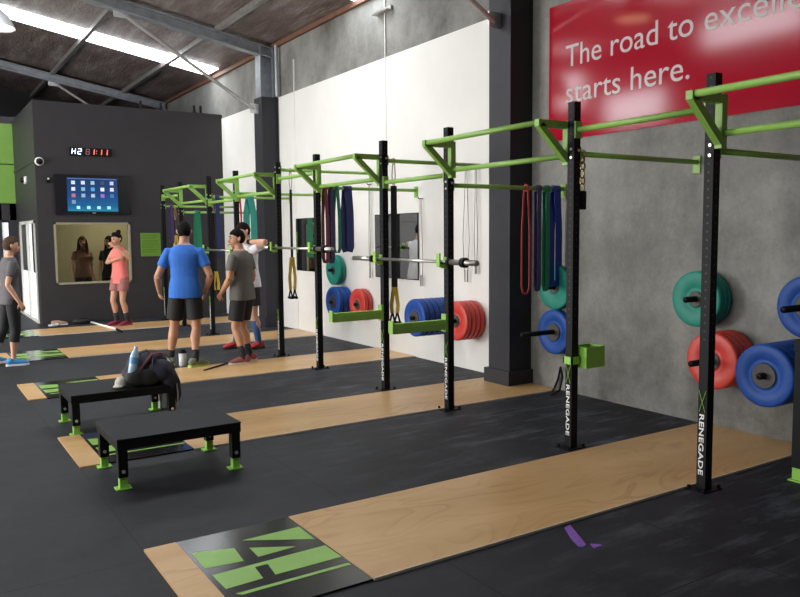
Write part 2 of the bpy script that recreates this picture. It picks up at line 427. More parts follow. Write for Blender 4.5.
# glazed side door
WFR = pm('white_door_frame', (.62, .62, .58), .45, 0, .04, 10)
bm = B()
for a, b, c, d in ((DY0, DY0+.06, 0, DZ), (DY1-.06, DY1, 0, DZ), (DY0, DY1, DZ-.06, DZ), (16.35, 16.45, 0, DZ)): box(bm, (PX-.02, a, c), (PX+.1, b, d))
dr = struct('door_1', bm, WFR)
LITG = emit('glass_daylight_glow', (.85, .9, .95, 1), .65)  # emission put in to stand for daylight on the door glass
bm = B(); box(bm, (PX+.02, 15.95, .92), (PX+.05, 16.3, DZ-.06)); obj('glass', bm, LITG, dr)
bm = B(); box(bm, (PX+.02, DY0+.06, .03), (PX+.05, 16.35, .92)); obj('lower_glass', bm, LITG, dr)
bm = B(); box(bm, (PX+.02, 16.45, .03), (PX+.05, DY1-.06, .92)); obj('lower_glass', bm, LITG, dr)
bm = B(); box(bm, (PX+.015, DY0+.06, .92), (PX+.05, 15.95, DZ-.06)); box(bm, (PX+.015, 16.45, .92), (PX+.05, DY1-.06, DZ-.06)); obj('door_panel', bm, CHAR, dr)
bm = B(); box(bm, (PX-.03, YB+.3, 0), (PX-.002, 18.0, .035)); struct('baseboard_left', bm, WFR)
bm = B(); box(bm, (PX, YB-.012, 0), (5.488, YB, .07)); struct('baseboard_back', bm, CHAR)
# far end wall with a green upper band and glazed doors below
bm = B(); box(bm, (XL, 18.0, 2.3), (PX+.12, 18.15, 4.1)); struct('wall_far', bm, CHAR)
bm = B(); box(bm, (XL, YE, 0), (XW+.2, YE+.15, 7)); struct('wall_end', bm, CHAR)
bm = B(); box(bm, (XL, 17.97, 2.3), (PX, 18.0, 3.10)); box(bm, (XL, 17.97, 3.125), (PX, 18.0, 3.95)); struct('wall_far_green_cladding', bm, GREENP)
bm = B()
for xx in (XL, -3.2, -.4, 1.28, 1.62, 1.9): box(bm, (xx, 18.0, 0), (xx+.12, 18.12, 2.3))
box(bm, (XL, 18.0, 1.95), (PX, 18.12, 2.3)); door2 = struct('door_2', bm, CHAR)
bm = B(); box(bm, (XL, 18.05, 0), (PX, 18.08, 1.95)); obj('door_panel', bm, CHAR, door2)
for a, b in ((1.42, 1.52), (1.74, 1.86)):
    bm = B(); box(bm, (a, 18.04, .9), (b, 18.0499, 1.9)); obj('glass', bm, LITG, door2)

# ------------------------------------------------------------------ lifting platforms
EDGE = pm('pale_edge_strip', (.62, .55, .47), .5, 0, .1, 20)
logoA = [(1.122, 3.665), (1.324, 3.608), (1.307, 3.435), (1.122, 3.458)]
logoB = [(1.395, 3.677), (1.719, 3.68), (1.715, 3.481)]
logoC = [(1.389, 3.568), (1.594, 3.449), (1.385, 3.44)]
logoD = [(1.125, 3.368), (1.723, 3.379), (1.726, 3.209), (1.375, 3.209), (1.391, 3.338), (1.325, 3.339), (1.312, 3.207), (1.13, 3.199)]
logoE = [(1.15, 3.132), (1.72, 3.129), (1.722, 3.106), (1.171, 3.105)]
T = .012
plat_labels = ['nearest plywood lifting platform with green logo board, under the wall banner', 'plywood lifting platform running to the dark wall column, behind the near bench',
    'plywood lifting platform the man in the grey t-shirt stands on', 'plywood lifting platform just behind the three standing men', 'farthest plywood lifting platform, at the feet of the woman in coral']
def platform(i, y0, notch=False):
    t = thing('lifting_platform', plat_labels[i], 'platform', (.935, y0, 0), 0, 'lifting platforms across the gym floor')
    x0 = -.935
    bm = B(); box(bm, (0, 0, 0), (1.10+x0-.002, .93, T)); obj('end_board', bm, PLY, t)
    bm = B(); box(bm, (1.10+x0, 0, 0), (1.735+x0-.002, .93, T*.8)); lb = obj('logo_board', bm, GLOSSBLK, t)
    bm = B()
    for pl in (logoA, logoB, logoC, logoD, logoE): prism(bm, [(u+x0, v-2.917) for u, v in pl], 'Z', T*.8, T*.8+.0012)
    g = obj('logo', bm, LOGOGREEN, lb)
    poly = [(1.735+x0, 0), (5.495+x0, 0), (5.495+x0, .93), (1.735+x0, .93)]
    if notch: poly = [(1.735+x0, 0), (5.495+x0, 0), (5.495+x0, .39), (5.155+x0, .39), (5.155+x0, .805), (5.495-.012+x0, .805), (5.495-.012+x0, .93), (1.735+x0, .93)]
    if i == 2: poly = [(1.735+x0, 0), (5.484+x0, 0), (5.484+x0, .93), (1.735+x0, .93)]
    if i >= 3: poly = [(1.735+x0, 0), (5.484+x0, 0), (5.484+x0, .93), (1.735+x0, .93)]
    bm = B(); prism(bm, poly, 'Z', 0, T); dk = obj('plywood_deck', bm, PLY, t)
    bm = B(); box(bm, (1.735+x0, -.007, 0), ((5.495 if i < 2 else 5.484)+x0, -.0002, T+.0015)); e = obj('edge_strip', bm, EDGE, dk); e['label'] = 'pale edge strip'
for i, y0 in enumerate((2.917, 5.5085, 8.102, 10.70, 13.35)): platform(i, y0, i == 1)

# ------------------------------------------------------------------ pull-up rig (one bolted structure)
XR, HR, US = 4.08, 2.525, .0325
UY = [2.84, 3.966, 5.476, 6.569, 8.05, 9.158, 10.64, 11.81, 13.3, 14.37]
rig = thing('pull_up_rig', 'black and lime green pull-up rig of ten posts standing along the concrete wall', 'exercise rig', (XR, UY[0], 0))
RO = Vector((XR, UY[0], 0))
def rl(p): return Vector(p)-RO
def rob(name, bm, mat, parent=None, smooth=False):
    bmesh.ops.translate(bm, verts=bm.verts, vec=-RO); return obj(name, bm, mat, parent or rig, smooth)
crossz = [2.075, 2.16, 2.02, 2.33, 2.14, 2.43, 2.2, 2.2, 2.0, 2.14]
for i, yy in enumerate(UY):
    bm = B(); box(bm, (XR-US, yy-US, .006), (XR+US, yy+US, HR), .003); up = rob('upright', bm, POST)
    bm = B(); box(bm, (XR-.092, yy-.068, 0), (XR+.092, yy+.068, .006))
    for sx in (-1, 1):
        for sy in (-1, 1): tube(bm, [(XR+sx*.075, yy+sy*.052, .005), (XR+sx*.075, yy+sy*.052, .028)], .011, 8)
    rob('base_plate', bm, BLK, up)
    # sticker on the face that looks into the room
    xs = XR-US-.001
    bm = B(); w = .05
    bar(bm, (xs, yy-.026, .625), (xs, yy+.020, .49), .002, .011, (1, 0, 0)); bar(bm, (xs, yy+.024, .625), (xs, yy-.022, .49), .002, .011, (1, 0, 0))
    rob('sticker_cross', bm, LIMEB, up)
    M = Matrix(((0, 0, -1, xs), (0, 1, 0, yy), (0, 0, 1, 0), (0, 0, 0, 1)))
    # text runs down the post: text x -> -Z, text y -> +X-ish face right (-Y side is left from inside)
    M = Matrix(((0, 0, -1, xs-RO.x), (0, -1, 0, yy+.019-RO.y), (-1, 0, 0, .475), (0, 0, 0, 1)))
    # text y axis -> world -Y so letters read with their tops towards the next post
    tx = text_mesh('sticker_text', 'RENEGADE', .046, .0008, WHT, M, up, .38, 1.05, .0008)
    for z in (crossz[i]-.03, crossz[i]+.03):
        bm = B(); tube(bm, [(XR-US-.008, yy-.008, z), (XR-US, yy-.008, z)], .010, 8); rob('bolt', bm, BRIGHT, up)
    bm = B(); tube(bm, [(XR+.012, yy-US-.008, crossz[i]+.02), (XR+.012, yy-US, crossz[i]+.02)], .010, 8); rob('bolt', bm, BRIGHT, up)
    # triangular outrigger bracket, on the side of the wide bay
    s = -1 if i % 2 == 0 else 1
    yb = yy+s*(US+.025); xt, zt, zb = 3.80, 2.365, 2.13
    if i == 9: zt = None
    if zt:
     bm = B(); box(bm, (XR-US, yb-.024, zb-.05), (XR+US*.6, yb+.024, zt+.03), .002)
     bar(bm, (XR-US+.01, yb, zt), (xt-.03, yb, zt), .045, .05); bar(bm, (XR-US+.012, yb, zb-.01), (xt-.005, yb, zt-.012), .045, .05)
     rob('outrigger_bracket', bm, LIME)
    # bar to the wall
    bm = B(); zc = crossz[i]; xe = 5.487 if 6.3 < yy < 15 else 5.5
    tube(bm, [(XR+US, yy, zc), (xe-.012, yy, zc)], .020, 12); cb = rob('wall_bar', bm, LIME, None, True)
    bm = B(); box(bm, (xe-.012, yy-.035, zc-.09), (xe, yy+.035, zc+.05), .002); rob('end_plate', bm, LIME, cb)
    bm = B(); box(bm, (XR+US, yy-US, zc-.05), (XR+US+.01, yy+US, zc+.05), .002); rob('end_plate', bm, LIME, cb)
def pullbar(p0, p1, r=.021):
    bm = B(); tube(bm, [p0, p1], r, 14); rob('pull_up_bar', bm, LIME, None, True)
pullbar((3.80, 1.30, 2.372), (3.80, UY[0]-.06, 2.372)); pullbar((XR, 1.30, 2.17), (XR, UY[0]-.06, 2.17))
for a, b in ((1, 2), (3, 4), (5, 6), (7, 8)):
    pullbar((3.80, UY[a]+.05, 2.37), (3.80, UY[b]-.05, 2.37)); pullbar((XR, UY[a]+.06, 2.15), (XR, UY[b]-.06, 2.15))
for (a, b), z in zip(((0, 1), (2, 3), (4, 5), (6, 7), (8, 9)), (2.325, 2.11, 2.31, 2.11, 2.30)):
    pullbar((XR, UY[a]+US, z), (XR, UY[b]-US, z))
    for k, sgn in ((a, 1), (b, -1)):
        bm = B(); yy = UY[k]+sgn*(US+.006); box(bm, (XR-US, yy-.006, z-.06), (XR+US, yy+.006, z+.06), .002); rob('bar_flange', bm, LIME)
# next pair of posts is out of the picture to the right; its bars reach back to this post
bm = B(); box(bm, (XR-US, 1.235, 0), (XR+US, 1.30, HR), .003); rob('upright', bm, BLK)
bm = B(); yb = 1.33; box(bm, (XR-US, yb-.024, 2.08), (XR+US*.6, yb+.024, 2.395)); bar(bm, (XR-US, yb, 2.365), (3.77, yb, 2.365), .045, .05); bar(bm, (XR-US, yb, 2.12), (3.795, yb, 2.353), .045, .05); rob('outrigger_bracket', bm, LIME)

# J-hooks that hold the bars
def jhook(i, z, label):
    yy = UY[i]; x1 = XR-US-.001
    t = thing('bar_hook', label, 'bar hook', (x1, yy, z), 0, 'lime bar hooks on the rig posts')
    bm = B(); prism(bm, [(0, -.05), (0, .05), (-.012, .05), (-.012, -.012), (-.075, -.012), (-.075, .085), (-.088, .085), (-.088, -.028), (-.03, -.05)], 'Y', -.024, .024); obj('hook_plate', bm, LIMEB, t)
    bm = B(); box(bm, (-.0745, -.022, -.0115), (-.0125, .022, -.006)); obj('rubber_pad', bm, BLK, t)
    return t
BX = XR-US-.045
hookz = {2: 1.335, 3: 1.335, 4: 1.42, 5: 1.42, 6: 1.36, 7: 1.36}
hl = {2: 'lime bar hook, near end of the bar before the big mirror', 3: 'lime bar hook, far end of the bar before the big mirror',
      4: 'lime bar hook, near end of the bar the white-shirted man leans on', 5: 'lime green bar hook beside the elbow of the man in white',
      6: 'lime bar hook just left of the grey-shirted man, near end of farthest bar', 7: 'lime bar hook just right of the blue-shirted man, far end of farthest bar'}
for i in hookz: jhook(i, hookz[i], hl[i])
# barbells resting in the hooks
def barbell(yc, z, label, L=2.1):
    t = thing('barbell', label, 'barbell', (BX+.001, yc, z), 0, 'barbells racked in the rig')
    bm = B(); tube(bm, [(0, -.655, 0), (0, .655, 0)], .0145, 12); obj('shaft', bm, STEEL, t, True)
    for s in (-1, 1):
        bm = B(); tube(bm, [(0, s*.668, 0), (0, s*L/2, 0)], .025, 14); obj('sleeve', bm, STEEL, t, True)
        bm = B(); lathe(bm, [(0, .64), (.036, .64), (.036, .668), (0, .668)], (0, 0, 0), (0, s, 0), 18); obj('collar', bm, BLK, t)
        if s > 0: continue
        bm = B(); lathe(bm, [(0, L/2-.20), (.044, L/2-.20), (.044, L/2-.15), (0, L/2-.15)], (0, 0, 0), (0, s, 0), 18); obj('spring_clamp', bm, BLK, t)
    return t
zb = -.006+.0145
barbell(6.02, hookz[2]+zb, 'steel barbell racked across the second bay in front of the big wall mirror', 2.08)
barbell(8.60, hookz[4]+zb, 'steel barbell racked at chest height under the elbow of the man in white')
barbell(11.22, hookz[6]+zb, 'farthest racked steel barbell, seen between the man in blue and the man in grey')

# spotter arms
def spotter(i, label):
    t = thing('spotter_arm', label, 'safety arm', (XR-US-.001, UY[i], .735), 0, 'lime spotter arms on the rig posts')
    bm = B(); box(bm, (-.575, -.03, 0), (-.03, .03, .055), .004); obj('arm', bm, LIME, t)
    bm = B(); box(bm, (-.575, -.027, .0555), (-.02, .027, .09), .003); obj('wear_strip', bm, LIMEB, t)
    bm = B(); box(bm, (-.592, -.034, .005), (-.576, .034, .115), .003); obj('end_lip', bm, LIME, t)
    bm = B(); box(bm, (-.029, -.034, -.02), (0, .034, .14), .003); obj('mounting_plate', bm, LIME, t)
spotter(2, 'lime green spotter arm on the post just left of the red plate stack')
spotter(3, 'lime green spotter arm left of the yellow strap handles, on the next post along')
# green box bracket on the second post
t = thing('box_bracket', 'bright lime open box bracket clamped round the second nearest post', 'bracket', (XR, UY[1], .60))
bm = B()
for lo, hi in (((-.045, -.045), (.045, -US-.001)), ((-.045, US+.001), (.045, .045)), ((-.045, -.045), (-US-.001, .045)), ((US+.001, -.045), (.045, .045))): box(bm, (lo[0], lo[1], .03), (hi[0], hi[1], .085))
obj('clamp_band', bm, LIMEB, t)
bm = B(); x0, x1, y0, y1 = .046, .24, -.10, .05
box(bm, (x0, y0, 0), (x1, y1, .01)); box(bm, (x0, y0, .01), (x0+.008, y1, .155)); box(bm, (x1-.008, y0, .01), (x1, y1, .155)); box(bm, (x0+.008, y0, .01), (x1-.008, y0+.008, .155)); box(bm, (x0+.008, y1-.008, .01), (x1-.008, y1, .155))
obj('open_box', bm, LIMEB, t)

# ------------------------------------------------------------------ wall pegs and bumper plates
def peg(y, z, xw, label, tip=4.99):
    t = thing('plate_peg', label, 'wall peg', (xw, y, z), 0, 'plate pegs on the wall')
    bm = B(); tube(bm, [(tip-xw, 0, 0), (-.01, 0, 0)], .024, 14); obj('rod', bm, BLK, t, True)
    bm = B(); box(bm, (-.01, -.07, -.07), (0, .07, .07), .002); obj('mounting_plate', bm, BLK, t)
def plate_bm(th, rh):
    bm = B(); r, h = .225, th/2
    lathe(bm, [(.026, -h*.9), (rh-.003, -h*.9), (rh, -h*.7), (rh+.03, -h*.72), (rh+.04, -h*.98), (.206, -h), (.222, -h*.8), (r, -h*.4), (r, h*.4), (.222, h*.8), (.206, h), (rh+.04, h*.98), (rh+.03, h*.72), (rh, h*.7), (rh-.003, h*.9), (.026, h*.9), (.026, -h*.9)], (0, 0, 0), (1, 0, 0), 48)
    return bm
def hub_bm(th, rh):
    bm = B(); h = th/2
    lathe(bm, [(.0255, -h*1.02), (rh-.005, -h*1.02), (rh-.001, -h*.85), (rh-.001, h*.85), (rh-.005, h*.98), (.0255, h*.98), (.0255, -h*1.02)], (0, 0, 0), (1, 0, 0), 36)
    for k in range(6):
        a = k*PI/3; tube(bm, [(-h*1.02-.0008, rh*.7*math.cos(a), rh*.7*math.sin(a)), (-h*1.02+.001, rh*.7*math.cos(a), rh*.7*math.sin(a))], .008, 8)
    return bm
ORD = ['front', 'second', 'third', 'fourth', 'fifth', 'sixth']
pcache = {}
def stack(y, z, n, th, mat, cname, where, xw):
    """n plates from the wall outwards on one peg; each plate is a thing"""
    x = xw-.016-th/2
    for k in range(n):
        j = n-1-k                               # 0 = front
        if n == 1: lab = 'single %s bumper plate on %s' % (cname, where)
        else: lab = '%s bumper plate, %s on %s' % (cname, 'frontmost' if j == 0 else (ORD[j]+' from front' if j < n-1 else 'nearest the wall'), where)
        key = (mat.name, th)
        if key not in pcache:
            t = thing('bumper_plate', lab, 'weight plate', (x, y, z-.0015), 0)
            t['group'] = 'bumper plates on the wall pegs'
            rh = {'blue': .092, 'red': .072, 'teal': .066}[cname]; obj('rubber_disc', plate_bm(th, rh), mat, t, True); h = obj('hub', hub_bm(th, rh), HUBM, t); h['label'] = 'grey steel hub'
            pcache[key] = t
        else:
            t = copy_tree(pcache[key]); t.location = (x, y, z-.0015); t['label'] = lab
        x -= th+.004
pegs = [  # y, z, wall x, n, thickness, material, colour, where on, tip
    (3.60, .588, 5.5, 4, .062, REDP, 'red', 'low peg by nearest post', 4.97),
    (3.05, .575, 5.5, 6, .072, BLUEP, 'blue', 'low peg at right edge', 4.98),
    (3.83, 1.05, 5.5, 3, .05, TEALP, 'teal', 'high peg behind nearest post', 5.2),
    (2.885, 1.06, 5.5, 3, .072, BLUEP, 'blue', 'high peg at right edge', 4.97),
    (5.52, .60, 5.5, 1, .074, BLUEP, 'blue', 'low peg right of dark column', 4.99),
    (5.54, 1.05, 5.5, 1, .05, TEALP, 'teal', 'high peg right of dark column', 5.3),
    (6.88, .60, 5.488, 4, .062, REDP, 'red', 'low peg left of dark column', 5.05),
    (7.43, .60, 5.488, 6, .072, BLUEP, 'blue', 'low peg beside yellow strap handles', 4.97),
    (9.36, .60, 5.488, 2, .062, REDP, 'red', 'far low peg below big mirror', 5.3),
    (9.92, .60, 5.488, 3, .072, BLUEP, 'blue', 'farthest low peg', 5.2),
    (10.12, 1.06, 5.488, 2, .05, TEALP, 'teal', 'farthest high peg', 5.3)]
for (y, z, xw, n, th, m, cn, where, tip) in pegs:
    peg(y, z, xw, 'black wall peg holding %s plate%s, %s' % (cn, 's' if n > 1 else '', where), tip); stack(y, z, n, th, m, cn, where, xw)

# ------------------------------------------------------------------ bands hung on the wall bars
def band(x, y, ztop, zbot, w, mat, gap, label, th=.006):
    t = thing('resistance_band', label, 'resistance band', (x, y, ztop), 0, 'resistance bands hung on the rig')
    r = .026; L = ztop-zbot
    bm = B(); pts = []
    # down one side, round the bottom, up the other, over the bar
    n = 8
    pts += [(0, -r, 0)] + [(gap*.5*math.sin(PI*min(k/n, .5)), -r+(r-.008)*min(1, k/2), -L*k/n*.93) for k in range(1, n+1)]
    bl = [(gap*.5*math.cos(a), -.008*math.cos(a) if False else 0, -L*.93-(L*.07)*math.sin(a)) for a in (PI*.25, PI*.5, PI*.75)]
    pts += bl
    pts += [(-gap*.5*math.sin(PI*min(k/n, .5)), r-(r-.008)*min(1, k/2), -L*k/n*.93) for k in range(n, 0, -1)] + [(0, r, 0)]
    pts += [(0, r*math.cos(a), r*math.sin(a)) for a in (PI*.25, PI*.5, PI*.75)] + [(0, -r, 0)]
    strap(bm, pts, w, th, (1, 0, 0)); obj('band_loop', bm, mat, t)
    bm = B(); lathe(bm, [(.022, -w*.55), (.034, -w*.55), (.034, w*.55), (.022, w*.55), (.022, -w*.55)], (0, 0, 0), (1, 0, 0), 16); obj('knot', bm, mat, t, True)
    return t
band(5.00, UY[2], 2.02, 1.00, .020, RBAND, .085, 'thin red resistance band on the bar by the dark column')
band(5.15, UY[2], 2.02, 1.02, .055, PBAND, .035, 'dark purple resistance band between the thin red and the green band')
band(5.26, UY[2], 2.02, 1.02, .05, GBAND, .04, 'green resistance band hanging beside the wide blue band near the dark column')
band(5.385, UY[2], 2.02, 1.06, .085, BBAND, .085, 'wide blue resistance band left of the second nearest post')
band(4.18, UY[4], 2.14, 1.25, .04, MBAND, .05, 'maroon resistance band right beside the post, leftmost of the four by the mirror')
band(4.26, UY[4], 2.14, 1.25, .045, PBAND, .04, 'dark purple resistance band between the maroon band and the far green band')
band(4.335, UY[4], 2.14, 1.37, .042, GBAND, .07, 'green resistance band next to the navy band, left of the big mirror')
band(4.48, UY[4], 2.14, 1.385, .10, NBAND, .07, 'wide navy resistance band on the bar left of the big mirror')
band(4.20, UY[7], 2.2, 1.25, .07, NBAND, .04, 'dark blue resistance band hanging above the shoulder gap between blue and grey shirts')
band(4.76, UY[7], 2.2, 1.45, .11, TBAND, .12, 'teal resistance band bunch above the man in white')
band(4.58, UY[7], 2.2, 1.55, .03, RBAND, .05, 'dull red resistance band left of the teal bunch at the back')
band(4.37, UY[8], 2.0, 1.15, .09, GBAND, .05, 'long green resistance band behind the man in blue')
band(4.22, UY[9], 2.14, 1.45, .05, PBAND, .05, 'purple resistance band on the farthest post, above the man in blue')
band(4.40, UY[9], 2.14, 1.55, .05, MBAND, .05, 'dull maroon resistance band on the farthest bar, right of the purple one')

# ------------------------------------------------------------------ suspension trainers
def trainer(x, y, zbar, label, zmid, zbot, top_yellow=False, ww=.062):
    t = thing('suspension_trainer', label, 'suspension trainer', (x, y, zbar), 0, 'suspension trainers hung on the rig')
    bm = B()
    ring = [(0, .03*math.cos(a), .03*math.sin(a)-.004) for a in [2*PI*k/12 for k in range(12)]]; ring.append(ring[0])
    tube(bm, ring, .006, 8, False)
    strap(bm, [(-.012, 0, -.034), (-.02, 0, -.15), (-.006, 0, -.26)], .014, .004, (0, 1, 0)); strap(bm, [(.012, 0, -.034), (.02, 0, -.15), (.006, 0, -.26)], .014, .004, (0, 1, 0))
    obj('anchor_loop', bm, BRASS if not top_yellow else YEL, t)
    bm = B(); strap(bm, [(0, 0, -.25), (0, 0, zmid-zbar)], ww, .018, (1, -.7, 0)); obj('main_strap', bm, BWEB, t)
    for s in (-1, 1):
        bm = B(); strap(bm, [(s*.012, 0, zmid-zbar), (s*.04, 0, (zmid+zbot)/2-zbar), (s*.03, 0, zbot-zbar+.12)], .04, .01, (1, -.7, 0)); obj('yellow_strap', bm, YEL, t)
        bm = B(); strap(bm, [(s*.03, -.055, zbot-zbar+.02), (s*.03, 0, zbot-zbar+.13), (s*.03, .055, zbot-zbar+.02)], .02, .006, (1, 0, 0)); tube(bm, [(s*.03, -.06, zbot-zbar+.018), (s*.03, .06, zbot-zbar+.018)], .018, 10); obj('handle', bm, BLK, t)
trainer(4.20, UY[3], 2.33, 'black and yellow suspension trainer hanging in front of the big mirror', 1.05, .66)
trainer(4.26, UY[5], 2.43, 'narrow suspension trainer hanging just right of the post beside the dark far column', 1.30, .75, False, .03)
trainer(4.16, UY[7], 2.2, 'yellow-topped suspension trainer hanging between the blue-shirted and grey-shirted men', 1.02, .60, True)
trainer(4.30, UY[9], 2.14, 'farthest suspension trainer, yellow top left of the blue-shirted man\'s head', 1.60, 1.1, True)
t = thing('strap_anchor', 'brown chain loop and black pouch hanging beside the second nearest post', 'strap anchor', (4.165, UY[1], 2.16))
bm = B()
for k in range(5):
    a0 = .055*math.sin(k*1.3); c = Vector((.006*(k % 2), 0, -.035-.052*k)); ax = (Vector((1, 0, 0)), Vector((0, 1, 0))) [k % 2]
    ring = [c+ax*.022*math.cos(a)+Vector((0, 0, 1))*.034*math.sin(a) for a in [2*PI*q/10 for q in range(10)]]; ring.append(ring[0]); tube(bm, ring, .006, 6, False)
ring = [(0, .03*math.cos(a), .03*math.sin(a)) for a in [2*PI*k/12 for k in range(12)]]; ring.append(ring[0]); tube(bm, ring, .006, 6, False)
obj('chain', bm, BRASS, t)
bm = B(); box(bm, (-.035, -.02, -.40), (.03, .02, -.265), .008); obj('pouch', bm, BLK, t)
# skipping ropes on wall hooks by the pillar
def rope(y, ztop, zbot, x, label, gap=.06, mat=CORD):
    t = thing('skipping_rope', label, 'skipping rope', (x, y, ztop), 0, 'skipping ropes on the white wall')
    bm = B(); pts = [(0, -.012, 0), (0, -gap*.5, -.35), (0, -gap, -.8), (0, -gap*.4, zbot-ztop), (0, gap*.4, zbot-ztop), (0, gap, -.8), (0, gap*.5, -.35), (0, .012, 0)]
    tube(bm, pts, .0045, 8); obj('cord', bm, mat, t, True)
    bm = B(); tube(bm, [(5.4875-x, 0, .0), (-.03, 0, 0), (-.035, 0, .02)], .006, 8); obj('wall_hook', bm, BLK, t)
    for s in (-1, 1):
        bm = B(); tube(bm, [(0, s*gap*.4, zbot-ztop+.12), (0, s*gap*.4, zbot-ztop-.02)], .008, 10); obj('rope_handle', bm, CORD, t)
rope(6.98, 2.33, 1.05, 5.45, 'grey skipping rope farthest left of the three beside the dark column')
rope(6.80, 2.33, 1.15, 5.45, 'grey skipping rope in the middle of the three beside the dark column', .03)
rope(6.50, 2.33, 1.0, 5.45, 'grey skipping rope closest to the dark column', .05)
rope(7.90, 2.03, .95, 5.45, 'grey skipping rope right of the big mirror under the bar end', .04)
rope(9.16, 2.28, 1.0, 5.45, 'grey skipping rope left of the big mirror', .02)

# ------------------------------------------------------------------ wall mirrors
def mirror(y0, y1, z0, z1, label):
    t = thing('wall_mirror', label, 'mirror', (5.488, (y0+y1)/2, z0), 0, 'mirrors on the white wall'); w = (y1-y0)/2; h = z1-z0
    bm = B(); box(bm, (-.012, -w, 0), (0, w, h)); obj('backing', bm, BLK, t)
    bm = B(); box(bm, (-.016, -w+.008, .008), (-.0121, w-.008, h-.008)); obj('mirror_glass', bm, MIRR, t)
mirror(8.0, 9.06, 1.0, 1.86, 'big wall mirror behind the second bay'); mirror(10.79, 11.6, 1.0, 1.86, 'smaller dark wall mirror near the far column')

# ------------------------------------------------------------------ banner
t = thing('wall_banner', 'red vinyl wall banner with white lettering high on the concrete', 'banner', (5.5, 3.6, 2.5))
bm = B(); box(bm, (-.012, -2.2, 0), (-.0005, 2.083, 1.31)); obj('banner_sheet', bm, BANRED, t)
def words(line, y, z, size, width):
    # measure the whole line, then set each word where it falls
    def meas(tx):
        c = bpy.data.curves.new('m', 'FONT'); c.body = tx; c.size = size; o = bpy.data.objects.new('m', c); COL.objects.link(o)
        dg = bpy.context.evaluated_depsgraph_get(); dg.update(); me = bpy.data.meshes.new_from_object(o.evaluated_get(dg))
        xs = [v.co.x for v in me.vertices]; bpy.data.objects.remove(o); bpy.data.curves.remove(c); bpy.data.meshes.remove(me); return min(xs), max(xs)
    a0, a1 = meas(line); k = width/(a1-a0); pos = 0
    ws = line.split(' ')
    for i, wd in enumerate(ws):
        pre = ' '.join(ws[:i+1]); e = meas(pre)[1]; w0, w1 = meas(wd); x0 = (e-(w1-w0)-a0)*k
        M = Matrix(((0, 0, -1, -.0135), (-1, 0, 0, y-x0-3.6), (0, 1, 0, z-2.5), (0, 0, 0, 1)))
        text_mesh('lettering', wd, size, .0008, LETTER, M, t, (w1-w0)*k)
words('The road to excellence', 5.455, 3.193, .295, 2.76); words('starts here.', 5.446, 2.848, .295, 1.395)

# ------------------------------------------------------------------ things on the back wall
t = thing('television', 'wide black wall television showing a tablet home screen', 'television', (2.975, YB, 2.0))
bm = B(); box(bm, (-.665, -.06, 0), (.665, -.005, .72), .01); obj('casing', bm, pm('tv_black', (.008, .008, .012), .25, 0, .1, 20), t)
bm = B(); box(bm, (-.452, -.0625, .055), (.43, -.0602, .665)); sc = obj('screen', bm, SCREEN, t)
icol = [(200, 220, 225), (215, 220, 235), (160, 190, 210), (60, 70, 90), (190, 200, 220), (220, 225, 235), (130, 180, 200), (80, 160, 210), (230, 230, 235), (225, 225, 235), (180, 110, 120), (150, 170, 200), (170, 190, 215), (150, 110, 200), (60, 120, 190), (120, 150, 190)]
for k in range(16):
    bm = B(); c, r = k % 5, k//5; x = -.345+c*.168; z = .575-r*.117; box(bm, (x-.033, -.0640, z-.033), (x+.033, -.0626, z+.033), 0)
    ic = icol[k]; obj('app_icon', bm, emit('icon_%d_%d_%d' % ic, srgb(*ic), .42), sc)
for k in range(4):
    bm = B(); x = -.27+k*.178; box(bm, (x-.03, -.0640, .095), (x+.03, -.0626, .15)); obj('dock_icon', bm, emit('icon_dock_%d' % (k % 2), srgb(150, 215, 235) if k != 3 else srgb(190, 120, 140), .8), sc)
bm = B(); box(bm, (-.44, -.0640, .642), (.42, -.0626, .652)); obj('status_line', bm, emit('icon_status', srgb(90, 120, 180), .7), sc)
bm = B(); box(bm, (-.03, -.0625, .018), (.03, -.0602, .03)); obj('badge', bm, BRIGHT, t)
bm = B(); box(bm, (-.2, -.005, .2), (.2, 0, .5)); obj('wall_mount', bm, BLK, t)
# interval clock
t = thing('digital_clock', 'black digital interval clock with lit white and red digits above the television', 'clock', (2.96, YB, 3.07))
bm = B(); box(bm, (-.36, -.05, 0), (.37, 0, .14), .006); obj('housing', bm, BLK, t)
SEG = {'0': 'abcdef', '1': 'bc', '2': 'abged', 'H': 'fbgec', '8': 'abcdefg'}
def digit(ch, x, mat, w=.055, h=.095, z0=.022):
    bm = B(); s = .013; y = -.0515
    P = {'a': ((0, h), (w, h)), 'b': ((w, h/2), (w, h)), 'c': ((w, 0), (w, h/2)), 'd': ((0, 0), (w, 0)), 'e': ((0, 0), (0, h/2)), 'f': ((0, h/2), (0, h)), 'g': ((0, h/2), (w, h/2))}
    for q in SEG[ch]:
        (a, b), (c, d) = P[q]; bar(bm, (x+a+b*.12, y, z0+b), (x+c+d*.12, y, z0+d), s, .003, (0, 1, 0))
    obj('digit', bm, mat, t)
CW, CR, CD = emit('clock_white', (.75, .85, 1, 1), 2.2), emit('clock_red', (1, .13, .08, 1), 2.0), emit('clock_dim', (.28, .12, .13, 1), .4)
digit('H', -.325, CW); digit('2', -.225, CW); digit('8', -.085, CD); digit('1', .0, CR); digit('1', .13, CR); digit('1', .23, CR)
bm = B(); box(bm, (.092, -.0525, .04), (.104, -.05, .052)); box(bm, (.098, -.0525, .085), (.11, -.05, .097)); obj('colon', bm, CR, t)
